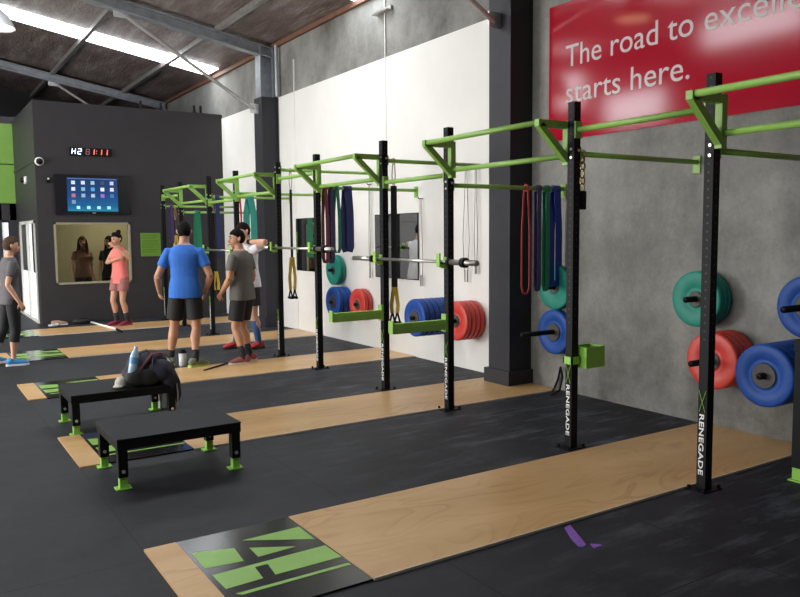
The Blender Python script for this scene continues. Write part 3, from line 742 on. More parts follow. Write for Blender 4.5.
# notice
t = thing('wall_notice', 'green printed notice on the charcoal back wall beside the window', 'poster', (3.995, YB, 1.2))
bm = B(); box(bm, (-.19, -.012, 0), (.19, 0, .45)); obj('notice_board', bm, pm('notice_green', (.13, .27, .03), .5, 0, .05, 9), t)
bm = B()
for k, (w, z) in enumerate(((.30, .39), (.26, .345), (.30, .29), (.28, .25), (.30, .21), (.22, .17), (.28, .12), (.25, .08))): box(bm, (-.16, -.0135, z), (-.16+w, -.0121, z+.014))
obj('print_lines', bm, pm('notice_ink', (.06, .15, .015), .5), t)
# cameras
WPL = pm('white_plastic', (.66, .66, .64), .4, 0, .04, 20)
def dome(loc, d, label):
    t = thing('security_camera', label, 'security camera', loc, 0, 'dome cameras by the partition corner')
    bm = B(); lathe(bm, [(0, 0), (.075, 0), (.078, .03), (.06, .06), (0, .06)], (0, 0, 0), d, 24); obj('base', bm, WPL, t, True)
    bm = B(); lathe(bm, [(.058, .055), (.055, .08), (.04, .105), (.02, .117), (0, .12)], (0, 0, 0), d, 24); obj('dome', bm, BLK, t, True)
dome((2.09, YB, 2.93), (0, -1, 0), 'white dome security camera high on the partition corner beside the clock')
dome((PX, 16.1, 2.67), (-1, 0, 0), 'white dome security camera on the partition side above the door')
t = thing('wall_sensor', 'small grey wall sensor left of the television', 'sensor', (2.225, YB, 2.58))
bm = B(); box(bm, (-.03, -.045, -.02), (.035, 0, .08), .008); obj('sensor_body', bm, BLK, t)
bm = B(); ball(bm, (0, -.047, .05), .02, 12); obj('lens', bm, WPL, t, True)
# pendant lamps
LAMPG = emit('lamp_glow', (1, .96, .88, 1), 6.0); WARMG = emit('lamp_glow_warm', (1, .72, .40, 1), 6.0)
def lamp(x, y, z, label, glow=LAMPG):
    t = thing('pendant_lamp', label, 'lamp', (x, y, z), 0, 'high bay pendant lamps')
    bm = B(); lathe(bm, [(.225, 0), (.215, .03), (.16, .14), (.08, .21), (.07, .33), (0, .335), (0, .32), (.06, .2), (.15, .13), (.205, .03), (.225, 0)], (0, 0, 0), (0, 0, 1), 32); obj('shade', bm, pm('lamp_shade_grey', (.30, .30, .31), .4, .3), t, True)
    bm = B(); lathe(bm, [(0, .012), (.205, .012), (.205, .03), (0, .03)], (0, 0, 0), (0, 0, 1), 32); obj('lens', bm, glow, t)
    bm = B(); tube(bm, [(0, 0, .33), (0, 0, roofz(x)-z)], .008, 8); obj('cable', bm, BLK, t)
lamp(.99, 10.0, 3.98, 'grey bell pendant lamp hanging in the top left corner'); lamp(3.29, 6.5, 4.2, 'warm pendant lamp seen as a glow in the red banner', WARMG)

# ------------------------------------------------------------------ benches
RTOP = pm('bench_rubber_top', (.009, .009, .012), .6, 0, .2, 60, .1, .2)
def bench(x0, y0, label, w=.85, d=.60, h=.325):
    t = thing('step_bench', label, 'bench', (x0, y0, 0), 0, 'low steel step benches')
    bm = B(); box(bm, (-.035, -.035, h-.07), (w+.035, -.005+.02, h-.012), .004); box(bm, (-.035, d-.015, h-.07), (w+.035, d+.035, h-.012), .004)
    box(bm, (-.035, .015, h-.07), (.015, d-.015, h-.012), .004); box(bm, (w-.015, .015, h-.07), (w+.035, d-.015, h-.012), .004); obj('frame', bm, BLK, t)
    bm = B(); box(bm, (-.038, -.038, h-.012), (w+.038, d+.038, h), .004); obj('top_pad', bm, RTOP, t)
    for sx in (0, w):
        for sy in (0, d):
            bm = B(); box(bm, (sx-.03, sy-.03, .075), (sx+.03, sy+.03, h-.07), .003); lg = obj('leg', bm, BLK, t)
            bm = B(); box(bm, (sx-.024, sy-.024, .008), (sx+.024, sy+.024, .125 if False else .0755), .002)
            box(bm, (sx-.048, sy-.04, 0), (sx+.048, sy+.04, .008), .002); lathe(bm, [(0, 0), (.009, 0), (.009, .004), (0, .004)], (sx, sy-.0235, .055), (0, -1, 0), 10)
            obj('foot', bm, LIMEB, lg)
            bm = B(); tube(bm, [(sx, sy-.036, .115), (sx, sy-.03, .115)], .012, 10); obj('lock_pin', bm, BRIGHT, lg)
            bm = B(); tube(bm, [(sx, sy-.0262, .058), (sx, sy-.0238, .058)], .009, 10); obj('adjust_hole', bm, BLK, lg)
    return t
bench(1.082, 4.915, 'nearer low black step bench with an empty top', .745, .54); bench(1.085, 6.495, 'farther low black step bench with a bag on its end', .77, .53)
# taller stand whose leg shows at the right edge
t = thing('block_stand', 'tall black stand leg with lime foot, cut off at the right edge', 'stand', (4.72, 2.60, 0))
for sx in (0, .70):
    for sy in (0, -.55):
        bm = B(); box(bm, (sx-.035, sy-.035, .085), (sx+.035, sy+.035, .84), .003); lg = obj('leg', bm, BLK, t)
        bm = B(); box(bm, (sx-.03, sy-.03, .008), (sx+.03, sy+.03, .0855), .002); box(bm, (sx-.055, sy-.045, 0), (sx+.055, sy+.045, .008), .002); obj('foot', bm, LIMEB, lg)
        bm = B()
        for z in (.25, .32, .62): tube(bm, [(sx+.004, sy-.042, z), (sx+.004, sy-.034, z)], .010, 10)
        obj('lock_pins', bm, BRIGHT, lg)
bm = B(); box(bm, (-.04, -.6, .84), (.75, .04, .91), .004); obj('top_pad', bm, RTOP, t)

# ------------------------------------------------------------------ bag, bottles, floor clutter
NAVY = pm('navy_bag_fabric', (.010, .012, .028), .75, 0, .25, 40, .2); BAGB = pm('black_bag_fabric', (.010, .009, .011), .7, 0, .25, 40, .2)
DRED = pm('dark_red_strap', (.11, .016, .018), .7, 0, .2, 60)
t = thing('gym_bag', 'navy and black gym bag slumped on the end of the farther bench', 'bag', (1.695, 6.66, .325)); t.scale = (.88, 1, 1.06)
bm = B()
ball(bm, (-.02, .02, .09), (.20, .18, .09), 24); ball(bm, (.06, .04, .13), (.17, .17, .13), 24); ball(bm, (.11, -.06, .10), (.15, .16, .10), 24); ball(bm, (-.06, .04, .12), (.12, .13, .12), 20); ball(bm, (.18, -.10, .02), (.09, .12, .12), 20)
ball(bm, (.02, -.03, .15), (.09, .09, .07), 20); ball(bm, (.05, .0, .20), (.07, .08, .05), 20)
for v in bm.verts: v.co += Vector((math.sin(v.co.z*40+v.co.x*25), math.sin(v.co.x*30+1), math.sin(v.co.y*35)))*.006; v.co.z = max(v.co.z, .0) if v.co.x < .17 else v.co.z
remeshed('bag_body', bm, .009, NAVY, t, 3)
bm = B(); ball(bm, (-.12, -.13, .075), (.12, .07, .073), 20); ball(bm, (-.02, -.15, .07), (.12, .06, .068), 20)
for v in bm.verts: v.co.z = max(v.co.z, .0)
remeshed('front_pocket', bm, .008, BAGB, t, 3)
bm = B(); strap(bm, [(-.20, -.12, .10), (-.16, -.08, .19), (-.08, -.06, .26), (0, -.05, .275), (.05, -.08, .22), (.02, -.14, .15)], .035, .008, (0, 1, .3)); obj('shoulder_strap', bm, BAGB, t)
bm = B(); strap(bm, [(-.14, -.16, .09), (-.06, -.15, .18), (.02, -.12, .25), (.12, -.06, .25), (.21, -.04, .21), (.25, -.10, .12)], .03, .007, (0, 1, .3)); obj('red_strap', bm, DRED, t)
bm = B(); tube(bm, [(.20, -.09, .10), (.245, -.13, .0), (.255, -.15, -.10), (.25, -.15, -.16)], [.05, .045, .035, .012], 12); obj('hanging_sleeve', bm, NAVY, t, True)
bm = B(); strap(bm, [(.235, -.17, .04), (.245, -.185, -.08), (.24, -.18, -.2)], .014, .006, (1, 0, 0)); obj('webbing_tail', bm, CORD, t)
bm = B(); box(bm, (.03, -.19, .055), (.06, -.175, .085), .003); obj('zip_tag', bm, BRIGHT, t)
CLEAR = pm('pale_blue_plastic', (.42, .58, .78), .15, 0, .2, 25); CAPB = pm('blue_cap', (.1, .3, .6), .35)
def bottle(loc, label, r, h, mat, capm, tilt=(0, 0, 0), lbl=None, name='water_bottle'):
    t = thing(name, label, 'bottle', loc); t.rotation_euler = tilt
    bm = B(); lathe(bm, [(0, 0), (r*.92, 0), (r, h*.04), (r*.97, h*.3), (r, h*.34), (r*.97, h*.38), (r, h*.66), (r*.72, h*.80), (r*.38, h*.88), (r*.38, h*.92), (0, h*.92)], (0, 0, 0), (0, 0, 1), 24); obj('bottle_body', bm, mat, t, True)
    bm = B(); lathe(bm, [(0, h*.915), (r*.46, h*.915), (r*.46, h*.99), (0, h)], (0, 0, 0), (0, 0, 1), 20); obj('cap', bm, capm, t)
    if lbl:
        bm = B(); lathe(bm, [(r*1.005, h*.40), (r*1.02, h*.40), (r*1.02, h*.62), (r*1.005, h*.62), (r*1.005, h*.40)], (0, 0, 0), (0, 0, 1), 24); obj('label_band', bm, lbl, t)
    return t
bottle((1.545, 6.53, .435), 'clear blue water bottle stuck in the front of the gym bag', .036, .24, CLEAR, CLEAR, (0, .18, 0), CAPB)
GREYW = pm('translucent_white_plastic', (.50, .52, .54), .35, 0, .1, 20)
t = thing('shaker_bottle', 'white shaker bottle on the floor between the blue-shirted man\'s feet', 'bottle', (2.765, 9.13, .012))
bm = B(); lathe(bm, [(0, 0), (.038, 0), (.044, .01), (.047, .16), (0, .16)], (0, 0, 0), (0, 0, 1), 24); obj('cup', bm, GREYW, t, True)
bm = B(); lathe(bm, [(0, .16), (.048, .16), (.048, .185), (.03, .19), (.028, .205), (0, .205)], (0, 0, 0), (0, 0, 1), 24); obj('lid', bm, BLK, t)
t = thing('plastic_jug', 'pale translucent jug on the floor beside the bench foot below the bag', 'jug', (1.955, 7.06, 0))
bm = B(); lathe(bm, [(0, 0), (.05, 0), (.055, .012), (.058, .20), (.04, .23), (.025, .25), (0, .25)], (0, 0, 0), (0, 0, 1), 24); obj('jug_body', bm, GREYW, t, True)
bm = B(); lathe(bm, [(0, .25), (.028, .25), (.028, .275), (0, .28)], (0, 0, 0), (0, 0, 1), 20); obj('jug_cap', bm, WPL, t)
t = thing('folded_cap', 'small pale cloth cap tucked against the left side of the gym bag', 'cap', (1.465, 6.58, .325))
bm = B(); ball(bm, (0, 0, .035), (.05, .06, .06), 20); ball(bm, (-.03, -.04, .02), (.045, .05, .012), 16)
for v in bm.verts: v.co.z = max(0, v.co.z)
remeshed('cap_cloth', bm, .006, pm('pale_cloth', (.45, .43, .38), .8, 0, .15, 30), t, 2)
# poles on the floor
bm = B(); tube(bm, [(2.80, 14.90, .019), (2.925, 13.30, .031)], .016, 12); p = thing('plastic_pole', 'long thin white training pole lying on the floor by the back wall', 'pole', (0, 0, 0)); obj('pole_shaft', bm, WHT, p, True)
bm = B(); tube(bm, [(2.925, 13.30, .031), (2.945, 13.02, .018)], .018, 12); obj('pole_grip', bm, BLK, p)
bm = B(); tube(bm, [(2.87, 8.66, .016), (3.36, 9.00, .0285)], .010, 10); p = thing('training_stick', 'dark thin stick lying on the floor between the shoes of the two men', 'stick'); obj('stick_shaft', bm, BLK, p, True)
bm = B(); ball(bm, (3.36, 9.00, .0285), .016, 10); obj('stick_tip', bm, BLK, p)
t = thing('sandbag', 'small dark sandbag on the floor against the back wall under the window', 'sandbag', (2.66, 14.82, 0))
bm = B(); ball(bm, (0, 0, .05), (.17, .09, .055), 20); ball(bm, (.12, .02, .045), (.1, .07, .045), 16)
for v in bm.verts: v.co.z = max(0, v.co.z)
remeshed('bag_body', bm, .008, BAGB, t, 2)
bm = B(); strap(bm, [(-.1, -.03, .085), (0, -.04, .13), (.1, -.03, .085)], .03, .006, (0, 1, 0)); obj('carry_handle', bm, BWEB, t)
t = thing('trainer_shoe', 'tan training shoe lying by the back wall next to the sandbag', 'shoe', (2.27, 14.84, 0))
TAN = pm('tan_suede', (.34, .22, .14), .7)
bm = B(); tube(bm, [(-.13, 0, .045), (-.08, 0, .05), (0, 0, .045), (.08, 0, .035), (.14, 0, .03)], [(.03, .03), (.038, .04), (.04, .04), (.042, .03), (.025, .02)], 14); remeshed('upper', bm, .006, TAN, t, 2)
bm = B(); box(bm, (-.14, -.042, 0), (.145, .042, .016), .006); obj('sole', bm, WHT, t)
t = thing('floor_towel', 'crumpled grey towel on the floor at the foot of the back wall window', 'towel', (2.16, 14.66, 0))
bm = B(); ball(bm, (0, 0, .02), (.1, .07, .03), 18); ball(bm, (.05, .03, .03), (.06, .05, .03), 16)
for v in bm.verts: v.co.z = max(0, v.co.z+.008*math.sin(v.co.x*60)*math.sin(v.co.y*50))
remeshed('towel_cloth', bm, .006, pm('grey_towel', (.35, .35, .36), .9, 0, .1, 60), t, 2)
# purple tape mark and chalk
TAPE1 = [(0.035, 0.154), (0.091, 0.168), (-0.032, -0.065), (-0.064, -0.081), (-0.085, -0.067), (-0.044, 0.028)]
TAPE2 = [(-0.011, -0.072), (0.027, -0.105), (0.021, -0.124), (-0.036, -0.123)]
t = thing('tape_mark', 'purple tape mark on the black rubber beside the nearest platform', 'floor tape', (2.88, 2.72, 0))
bm = B()
prism(bm, TAPE1, 'Z', 0, .0025); obj('tape', bm, PURPLE, t)
bm = B(); prism(bm, TAPE2, 'Z', 0, .0024); obj('tape_end', bm, PURPLE, t)
# loop of cable at the wall foot
t = thing('rubber_tubing', 'dark loop of rubber tubing at the foot of the wall beside the second nearest post', 'tubing', (5.36, 5.05, 0))
bm = B(); tube(bm, [(.10, .50, .012), (-.02, .40, .012), (-.10, .33, .012), (-.04, .28, .05), (.06, .34, .16), (.11, .42, .24), (.12, .46, .12), (.11, .50, .02)], .011, 10); obj('tube_loop', bm, BLK, t, True)

# ------------------------------------------------------------------ people
SKIN = {k: pm('skin_'+k, c, .5, 0, .06, 14) for k, c in {'fair': (.56, .30, .20), 'tan': (.48, .25, .155), 'warm': (.52, .26, .15)}.items()}
HAIR = {k: pm('hair_'+k, c, .85, 0, .3, 60, .5, .12) for k, c in {'black': (.006, .005, .005), 'dark': (.011, .007, .006), 'brown': (.085, .05, .03), 'light': (.075, .045, .028)}.items()}
EYEM = pm('eye_dark', (.02, .015, .012), .2); LIPM = pm('lip_tone', (.36, .12, .10), .5)
def fabric(name, c, rough=.8): return pm('fabric_'+name, c, rough, 0, .10, 45, .15)
TORSO = [(.83, .10, .085), (.87, .155, .108), (.93, .168, .116), (1.00, .160, .110), (1.09, .142, .098), (1.20, .155, .106), (1.30, .176, .114), (1.36, .178, .110), (1.405, .160, .098), (1.44, .126, .086), (1.472, .088, .072), (1.49, .058, .058)]
def person(label, loc, phi, H, feet, arms, outfit, skin='fair', hair='dark', hairstyle='short', lean=0., head=(0, 0), female=False, side=0., dz=0., group=None):
    """feet: {'L': (world x, y, heading, heel lift), 'R': ...}; arms: {'L': (elbow, wrist, palm), ...} in world coords or None (hanging)"""
    ph = math.radians(phi); fw = Vector((math.sin(ph), math.cos(ph), 0)); rt = Vector((math.cos(ph), -math.sin(ph), 0))
    s = H/1.75; base = Vector((loc[0], loc[1], dz))
    t = thing('person', label, 'person', tuple(base), 0, group)
    wf = .86 if female else 1.; sk = SKIN[skin]
    def off(z): return fw*(lean*max(0, z-.92)) + rt*(side*max(0, z-.92))
    def L(x, y, z): return (rt*x + fw*y + Vector((0, 0, z)) + off(z))*s      # body frame -> thing frame
    def W(p): return Vector(p)-base
    def torso(bm, rows, inf=0., fac=1., z0=None, z1=None):
        rows = [(z, a, b) for z, a, b in rows if (z0 is None or z >= z0-1e-6) and (z1 is None or z <= z1+1e-6)]
        seg = 24; rings = []
        for z, a, b in rows:
            hipw = 1.12 if female and .85 < z < 1.0 else 1.
            a2, b2 = (a*wf*hipw+inf)*fac, (b*wf+inf)*fac
            rings.append([bm.verts.new(L(a2*math.copysign(abs(math.cos(q))**.85, math.cos(q)), b2*math.copysign(abs(math.sin(q))**.85, math.sin(q))+(.02 if female and 1.22 < z < 1.36 and math.sin(q) > .3 else 0), z)) for q in [2*PI*k/seg for k in range(seg)]])
        for i in range(len(rings)-1):
            for k in range(seg): bm.faces.new((rings[i][k], rings[i][(k+1) % seg], rings[i+1][(k+1) % seg], rings[i+1][k]))
        bm.faces.new(rings[0][::-1]); bm.faces.new(rings[-1])
    sh = {q: L(sg*.186*wf, -.008, 1.380) for q, sg in (('L', -1), ('R', 1))}
    hip = {q: L(sg*.088*(1.03 if female else 1), 0, .90) for q, sg in (('L', -1), ('R', 1))}
    ank, knee, fdir = {}, {}, {}
    for q in 'LR':
        x, y, hd, lift = feet[q]; hd = math.radians(hd); d = Vector((math.sin(hd), math.cos(hd), 0)); fdir[q] = d
        ank[q] = W((x, y, dz+.085*s+lift))
        a, b = .418*s, .402*s; v = ank[q]-hip[q]; D = min(v.length, (a+b)*.999)
        c = (a*a-b*b+D*D)/(2*D); h = math.sqrt(max(0, a*a-c*c)); u = v.normalized(); pd = (fw+d*.6); pd = (pd-u*pd.dot(u)).normalized()
        knee[q] = hip[q]+u*c+pd*h
    elb, wri, palm = {}, {}, {}
    for q, sg in (('L', -1), ('R', 1)):
        if arms.get(q): e, w, pn = arms[q]; elb[q], wri[q], palm[q] = W(e), W(w), Vector(pn)
        else: elb[q], wri[q], palm[q] = sh[q]+(rt*sg*.05-fw*.02+Vector((0, 0, -.285)))*s, sh[q]+(rt*sg*.06+fw*.08+Vector((0, 0, -.54)))*s, -rt*sg
    # --- the one continuous body
    bm = B(); torso(bm, TORSO)
    nk = L(0, .005, 1.49); hc = L(0, .028, 1.628)
    tube(bm, [L(0, -.008, 1.42), nk, hc-Vector((0, 0, .05*s))], [.070*s*wf, .060*s*wf, .056*s*wf], 16)
    hy, hp = math.radians(head[0]), math.radians(head[1]); hf = fw*math.cos(hy)+rt*math.sin(hy); hr = rt*math.cos(hy)-fw*math.sin(hy); up = Vector((0, 0, 1))
    hf2 = hf*math.cos(hp)+up*math.sin(hp); hu = up*math.cos(hp)-hf*math.sin(hp)
    def HP(x, y, z): return hc+(hr*x+hf2*y+hu*z)*s
    def headshape(x, y, z, k=1.):
        X, Y, Z = x*.077*k, y*.097*k, z*.118*k
        if z < 0: X *= 1-.30*(-z)**1.5; Y = Y*(1-.18*(-z)) + .018*(-z)
        if z < -.2 and y > 0: Y += .006
        return HP(X, Y, Z)
    for v in ball(bm, (0, 0, 0), 1., 28): v.co = headshape(*v.co)
    tube(bm, [HP(0, .090, .012), HP(0, .108, -.018), HP(0, .113, -.034), HP(0, .094, -.044)], [.008*s, .012*s, .015*s, .008*s], 10)
    tube(bm, [HP(-.034, .086, .022), HP(0, .095, .026), HP(.034, .086, .022)], [.008*s, .009*s, .008*s], 8)
    tube(bm, [HP(-.016, .088, -.066), HP(0, .096, -.067), HP(.016, .088, -.066)], .009*s, 8)
    for sg in (-1, 1):
        tube(bm, [HP(sg*.073, -.012, .018), HP(sg*.084, -.020, .012), HP(sg*.083, -.018, -.012), HP(sg*.074, -.006, -.030)], [.008*s, .012*s, .011*s, .006*s], 8)
    for q, sg in (('L', -1), ('R', 1)):
        k = s*(.84 if female else 1.)
        m = (sh[q]+elb[q])/2; d = (elb[q]-sh[q])
        tube(bm, [L(sg*.12*wf, -.005, 1.385), sh[q], sh[q]+d*.3, sh[q]+d*.6, elb[q]], [.05*k, .058*k, .054*k, .047*k, .040*k], 14)
        d2 = wri[q]-elb[q]; tube(bm, [elb[q]-d2*.03, elb[q]+d2*.22, elb[q]+d2*.6, wri[q]], [.040*k, .043*k, .035*k, .026*k], 14)
        # hand: palm, four unequal bent fingers, thumb from the side of the palm
        dd = d2.normalized(); pn = (palm[q]-dd*palm[q].dot(dd)).normalized(); tw = dd.cross(pn).normalized()*(sg)
        tube(bm, [wri[q]-dd*.01*s, wri[q]+dd*.03*s, wri[q]+dd*.07*s, wri[q]+dd*.09*s], [(.024*k, .018*k), (.036*k, .016*k), (.040*k, .014*k), (.036*k, .011*k)], 12, True, tw)
        for j, (o, ln) in enumerate(((-.030, .066), (-.010, .078), (.010, .073), (.029, .056))):
            b0 = wri[q]+dd*.075*s+tw*o*k; f1 = b0+(dd*.9+pn*.25)*ln*.45*s; f2 = f1+(dd*.6+pn*.75)*ln*.33*s; f3 = f2+(dd*.25+pn*.95)*ln*.25*s
            tube(bm, [b0, f1, f2, f3], [.0092*k, .0088*k, .008*k, .0068*k], 8)
        b0 = wri[q]+dd*.028*s-tw*.030*k; f1 = b0+(dd*.6-tw*.75+pn*.25)*.036*s; f2 = f1+(dd*.85-tw*.2+pn*.45)*.032*s; tube(bm, [b0+tw*.012*k, b0, f1, f2], [.014*k, .012*k, .0105*k, .008*k], 8)
        k = s*(.92 if female else 1.)
        u = knee[q]-hip[q]; tube(bm, [hip[q]+Vector((0, 0, .03*s)), hip[q]+u*.15, hip[q]+u*.5, hip[q]+u*.85, knee[q]], [.082*k, .089*k, .077*k, .060*k, .055*k], 16)
        u = ank[q]-knee[q]; back = -fdir[q]
        tube(bm, [knee[q]-u*.04, knee[q]+u*.1, knee[q]+u*.32+back*.012*s, knee[q]+u*.62+back*.006*s, knee[q]+u*.9, ank[q]], [.053*k, .053*k, .061*k, .045*k, .034*k, .036*k], 16)
        fd = fdir[q]; tube(bm, [ank[q]-fd*.03*s-Vector((0, 0, .045*s)), ank[q]+fd*.03*s-Vector((0, 0, .04*s)), ank[q]+fd*.13*s-Vector((0, 0, .055*s))], [.034*k, .036*k, .025*k], 12)
    remeshed('body', bm, .0058, sk, t, 3)
    # --- face details and hair
    for sg in (-1, 1):
        bm = B(); ball(bm, HP(sg*.031, .0885, .006), .0105*s, 10); obj('eye', bm, EYEM, t, True)
        bm = B(); tube(bm, [HP(sg*.018, .098, .030), HP(sg*.034, .094, .034), HP(sg*.05, .082, .028)], .0042*s, 6); obj('eyebrow', bm, HAIR[hair], t, True)
    bm = B(); tube(bm, [HP(-.022, .088, -.066), HP(0, .1025, -.066), HP(.022, .088, -.066)], [.003*s, .0062*s, .003*s], 8); obj('lips', bm, LIPM, t, True)
    bm = B()
    for v in ball(bm, (0, 0, 0), 1., 36):
        x, y, z = v.co
        # hairline: forehead in front, down past the temples to the nape behind
        if y > .55: lim = .42
        elif y > .05: lim = .10+(y-.05)*.64
        elif y > -.25: lim = -.18+(y+.25)*.93
        else: lim = -.52
        k = 1.085 if z > lim else .88
        if hairstyle == 'quiff' and z > .45 and y > .0: k += .14*y*(z-.3)
        if k > 1 and z > .4: k += .03
        if k > 1 and hairstyle != 'quiff': k += .014*math.sin(x*23)*math.sin(y*19+z*17)
        v.co = headshape(x, y, z, k)
    if hairstyle == 'bun':
        for v in ball(bm, (0, 0, 0), 1., 16): v.co = HP(v.co.x*.045, -.055+v.co.y*.045, .125+v.co.z*.042)
        for v in ball(bm, (0, 0, 0), 1., 16): v.co = HP(v.co.x*.05, .035+v.co.y*.05, .10+v.co.z*.035)
    if hairstyle == 'long':
        tube(bm, [HP(0, -.06, .05), HP(0, -.085, -.06), HP(.0, -.09, -.20), HP(.0, -.085, -.34), HP(.01, -.08, -.42)], [(.088*s, .05*s), (.095*s, .05*s), (.11*s, .05*s), (.10*s, .04*s), (.05*s, .02*s)], 18, True, hr)
        for sg in (-1, 1): tube(bm, [HP(sg*.062, .03, .06), HP(sg*.078, .02, -.05), HP(sg*.09, .015, -.2), HP(sg*.085, .03, -.34)], [.028*s, .032*s, .036*s, .015*s], 12)
    remeshed('hair', bm, .007, HAIR[hair], t, 2)
    # --- clothes
    o = outfit
    if o.get('top'):
        m, sleeve, hem = o['top']; bm = B()
        rows = [r for r in TORSO if r[0] > hem+.03 and r[0] < 1.45]; first = TORSO[2]
        rows = [(hem, .172, .122)]+rows+[(1.474, .082, .070)]
        rows = [(z, a+(.010 if z < 1.15 else 0), b+(.010 if z < 1.15 else 0)) for z, a, b in rows]
        torso(bm, rows, .013)
        for q, sg in (('L', -1), ('R', 1)):
            d = elb[q]-sh[q]; k = s*(.86 if female else 1.)
            if sleeve > 0: tube(bm, [L(sg*.10*wf, -.005, 1.375), sh[q]+Vector((0, 0, .002)), sh[q]+d*.3, sh[q]+d*sleeve], [.060*k, .066*k, .066*k, .064*k], 16)
            elif sleeve < 0: tube(bm, [L(sg*.08*wf, -.005, 1.42), L(sg*.12*wf, -.005, 1.425)], [.04*k, .03*k], 12)
        remeshed('t_shirt' if sleeve > 0 else 'tank_top', bm, .0075, m, t, 4)
    if o.get('bottom'):
        m, hem, loose = o['bottom']; bm = B()
        torso(bm, [(.84, .12, .10)]+[r for r in TORSO if .86 < r[0] < 1.03], .012+loose*.3)
        for q in 'LR':
            pts, rad = [hip[q]+Vector((0, 0, .04*s))], [.092*s]
            def at(z):   # point and leg radius at body height z
                z *= s
                if z >= knee[q].z: f = (hip[q].z-z)/(hip[q].z-knee[q].z); return hip[q]+(knee[q]-hip[q])*f, (.089-.034*f)*s
                f = (knee[q].z-z)/(knee[q].z-ank[q].z); u = ank[q]-knee[q]; return knee[q]+u*f-fdir[q]*.010*s*math.sin(PI*min(1, f*1.3)), [.055, .060, .044, .037][min(3, int(f*3.5))]*s
            n = 7
            for i in range(1, n+1):
                p, r = at(.86+(hem-.86)*i/n); pts.append(p); rad.append(r+.008*s+loose*(.4+.6*i/n))
            tube(bm, pts, rad, 20)
        remeshed('shorts' if loose > .01 else 'leggings', bm, .0075, m, t, 4)
    for q in 'LR':
        fd = fdir[q]; a = ank[q]; Z = Vector((0, 0, 1)); k = s
        if o.get('sock'):
            m, top = o['sock']; u = knee[q]-a; bm = B(); f = (top-.085)/.40
            tube(bm, [a-Z*.02*s, a+u*.0, a+u*f*.5, a+u*f], [.042*s, .042*s, .041*s+.01*f*s, .042*s+.016*f*s], 16); obj('sock', bm, m, t, True)
        m, sole = o['shoe']; fl = a-Z*.085*s; sd = fd.cross(Z)
        bm = B()
        def P(y, z): return fl+fd*y*s+Z*z*s
        tube(bm, [P(-.085, .045), P(-.06, .058), P(-.01, .062), P(.05, .055), P(.10, .045), P(.15, .036), P(.185, .030)], [(.022*k, .030*k), (.036*k, .045*k), (.039*k, .050*k), (.042*k, .042*k), (.046*k, .033*k), (.042*k, .024*k), (.020*k, .014*k)], 16, True, sd)
        tube(bm, [P(-.03, .06), P(-.028, .105)], [(.043*k, .043*k), (.043*k, .045*k)], 16, True, sd)
        shoe = remeshed('shoe', bm, .006, m, t, 2)
        bm = B(); ws = [(-.095, .022), (-.08, .036), (-.03, .040), (.04, .042), (.10, .049), (.15, .045), (.185, .028), (.195, .008)]
        lo = [(y, w) for y, w in ws]+[(y, -w) for y, w in reversed(ws)]
        va = [bm.verts.new(fl+fd*y*s+sd*w*s+Z*.001) for y, w in lo]; vb = [bm.verts.new(fl+fd*y*s*1.01+sd*w*s*1.02+Z*.024*s) for y, w in lo]; n = len(lo)
        for i in range(n): bm.faces.new((va[i], va[(i+1) % n], vb[(i+1) % n], vb[i]))
        bm.faces.new(va[::-1]); bm.faces.new(vb); obj('sole', bm, sole, shoe)
        bm = B()
        for yq in (.02, .045, .07): tube(bm, [P(yq, .098-(yq*.35))-sd*.025*s, P(yq, .106-(yq*.38)), P(yq, .098-(yq*.35))+sd*.025*s], .0045*s, 6)
        obj('laces', bm, o.get('lace', WHT), shoe)
    if o.get('wrist'):
        q = o['wrist']; d = (elb[q]-wri[q]).normalized(); bm = B(); tube(bm, [wri[q]+d*.01, wri[q]+d*.075], [.034*s, .037*s], 14); obj('wristband', bm, BLK, t)
    return t
BLKF = fabric('black_shorts', (.012, .011, .014)); BLKSOCK = fabric('black_sock', (.012, .012, .014))
person('man in a royal blue t-shirt and black shorts, seen from behind', (2.83, 9.15), 26, 1.765, {'L': (2.665, 9.30, 5, .0), 'R': (2.88, 9.00, 72, .012)}, {'L': ((2.535, 9.27, 1.10), (2.60, 9.44, .90), (1, .3, 0)), 'R': ((3.095, 9.0, 1.10), (3.09, 9.18, .89), (-1, .3, 0))},
    dict(top=(fabric('blue', (.025, .145, .55)), .58, .84), bottom=(BLKF, .575, .03), sock=(BLKSOCK, .20), shoe=(fabric('olive_grey_knit', (.16, .18, .13)), pm('neon_sole', (.45, .62, .12), .5))), 'tan', 'black', 'short', .05, (-8, -12))
person('man in dark grey t-shirt and black shorts facing left, dusty red shoes', (3.47, 8.92), -36, 1.67, {'L': (3.43, 8.83, -74, .012), 'R': (3.575, 8.99, -80, .012)}, {'L': ((3.26, 8.80, 1.06), (3.22, 8.99, .88), (.6, .4, 0)), 'R': ((3.67, 9.05, 1.06), (3.56, 9.18, .88), (-.5, -.4, 0))},
    dict(top=(fabric('dark_grey', (.115, .107, .097)), .6, .84), bottom=(BLKF, .575, .03), sock=(BLKSOCK, .24), shoe=(fabric('dusty_red', (.24, .07, .065)), pm('cream_sole', (.62, .55, .5), .5))), 'warm', 'black', 'short', .04, (-42, -4))
person('man in a white t-shirt resting his bent arm on the racked barbell', (4.04, 10.12), -100, 1.77, {'L': (4.12, 10.02, -110, 0), 'R': (3.86, 10.22, -88, 0)}, {'L': ((4.075, 9.60, 1.497), (3.98, 9.98, 1.50), (0, 0, -1)), 'R': ((3.98, 10.47, 1.42), (3.83, 10.16, 1.46), (0, 0, -1))},
    dict(top=(fabric('white', (.66, .66, .68)), .5, .86), bottom=(BLKF, .60, .03), sock=(fabric('blue_sock', (.02, .065, .17)), .40), shoe=(fabric('bright_red', (.42, .025, .03)), pm('dark_sole', (.03, .01, .01), .5)), wrist='L'), 'fair', 'dark', 'short', .06, (6, -16))
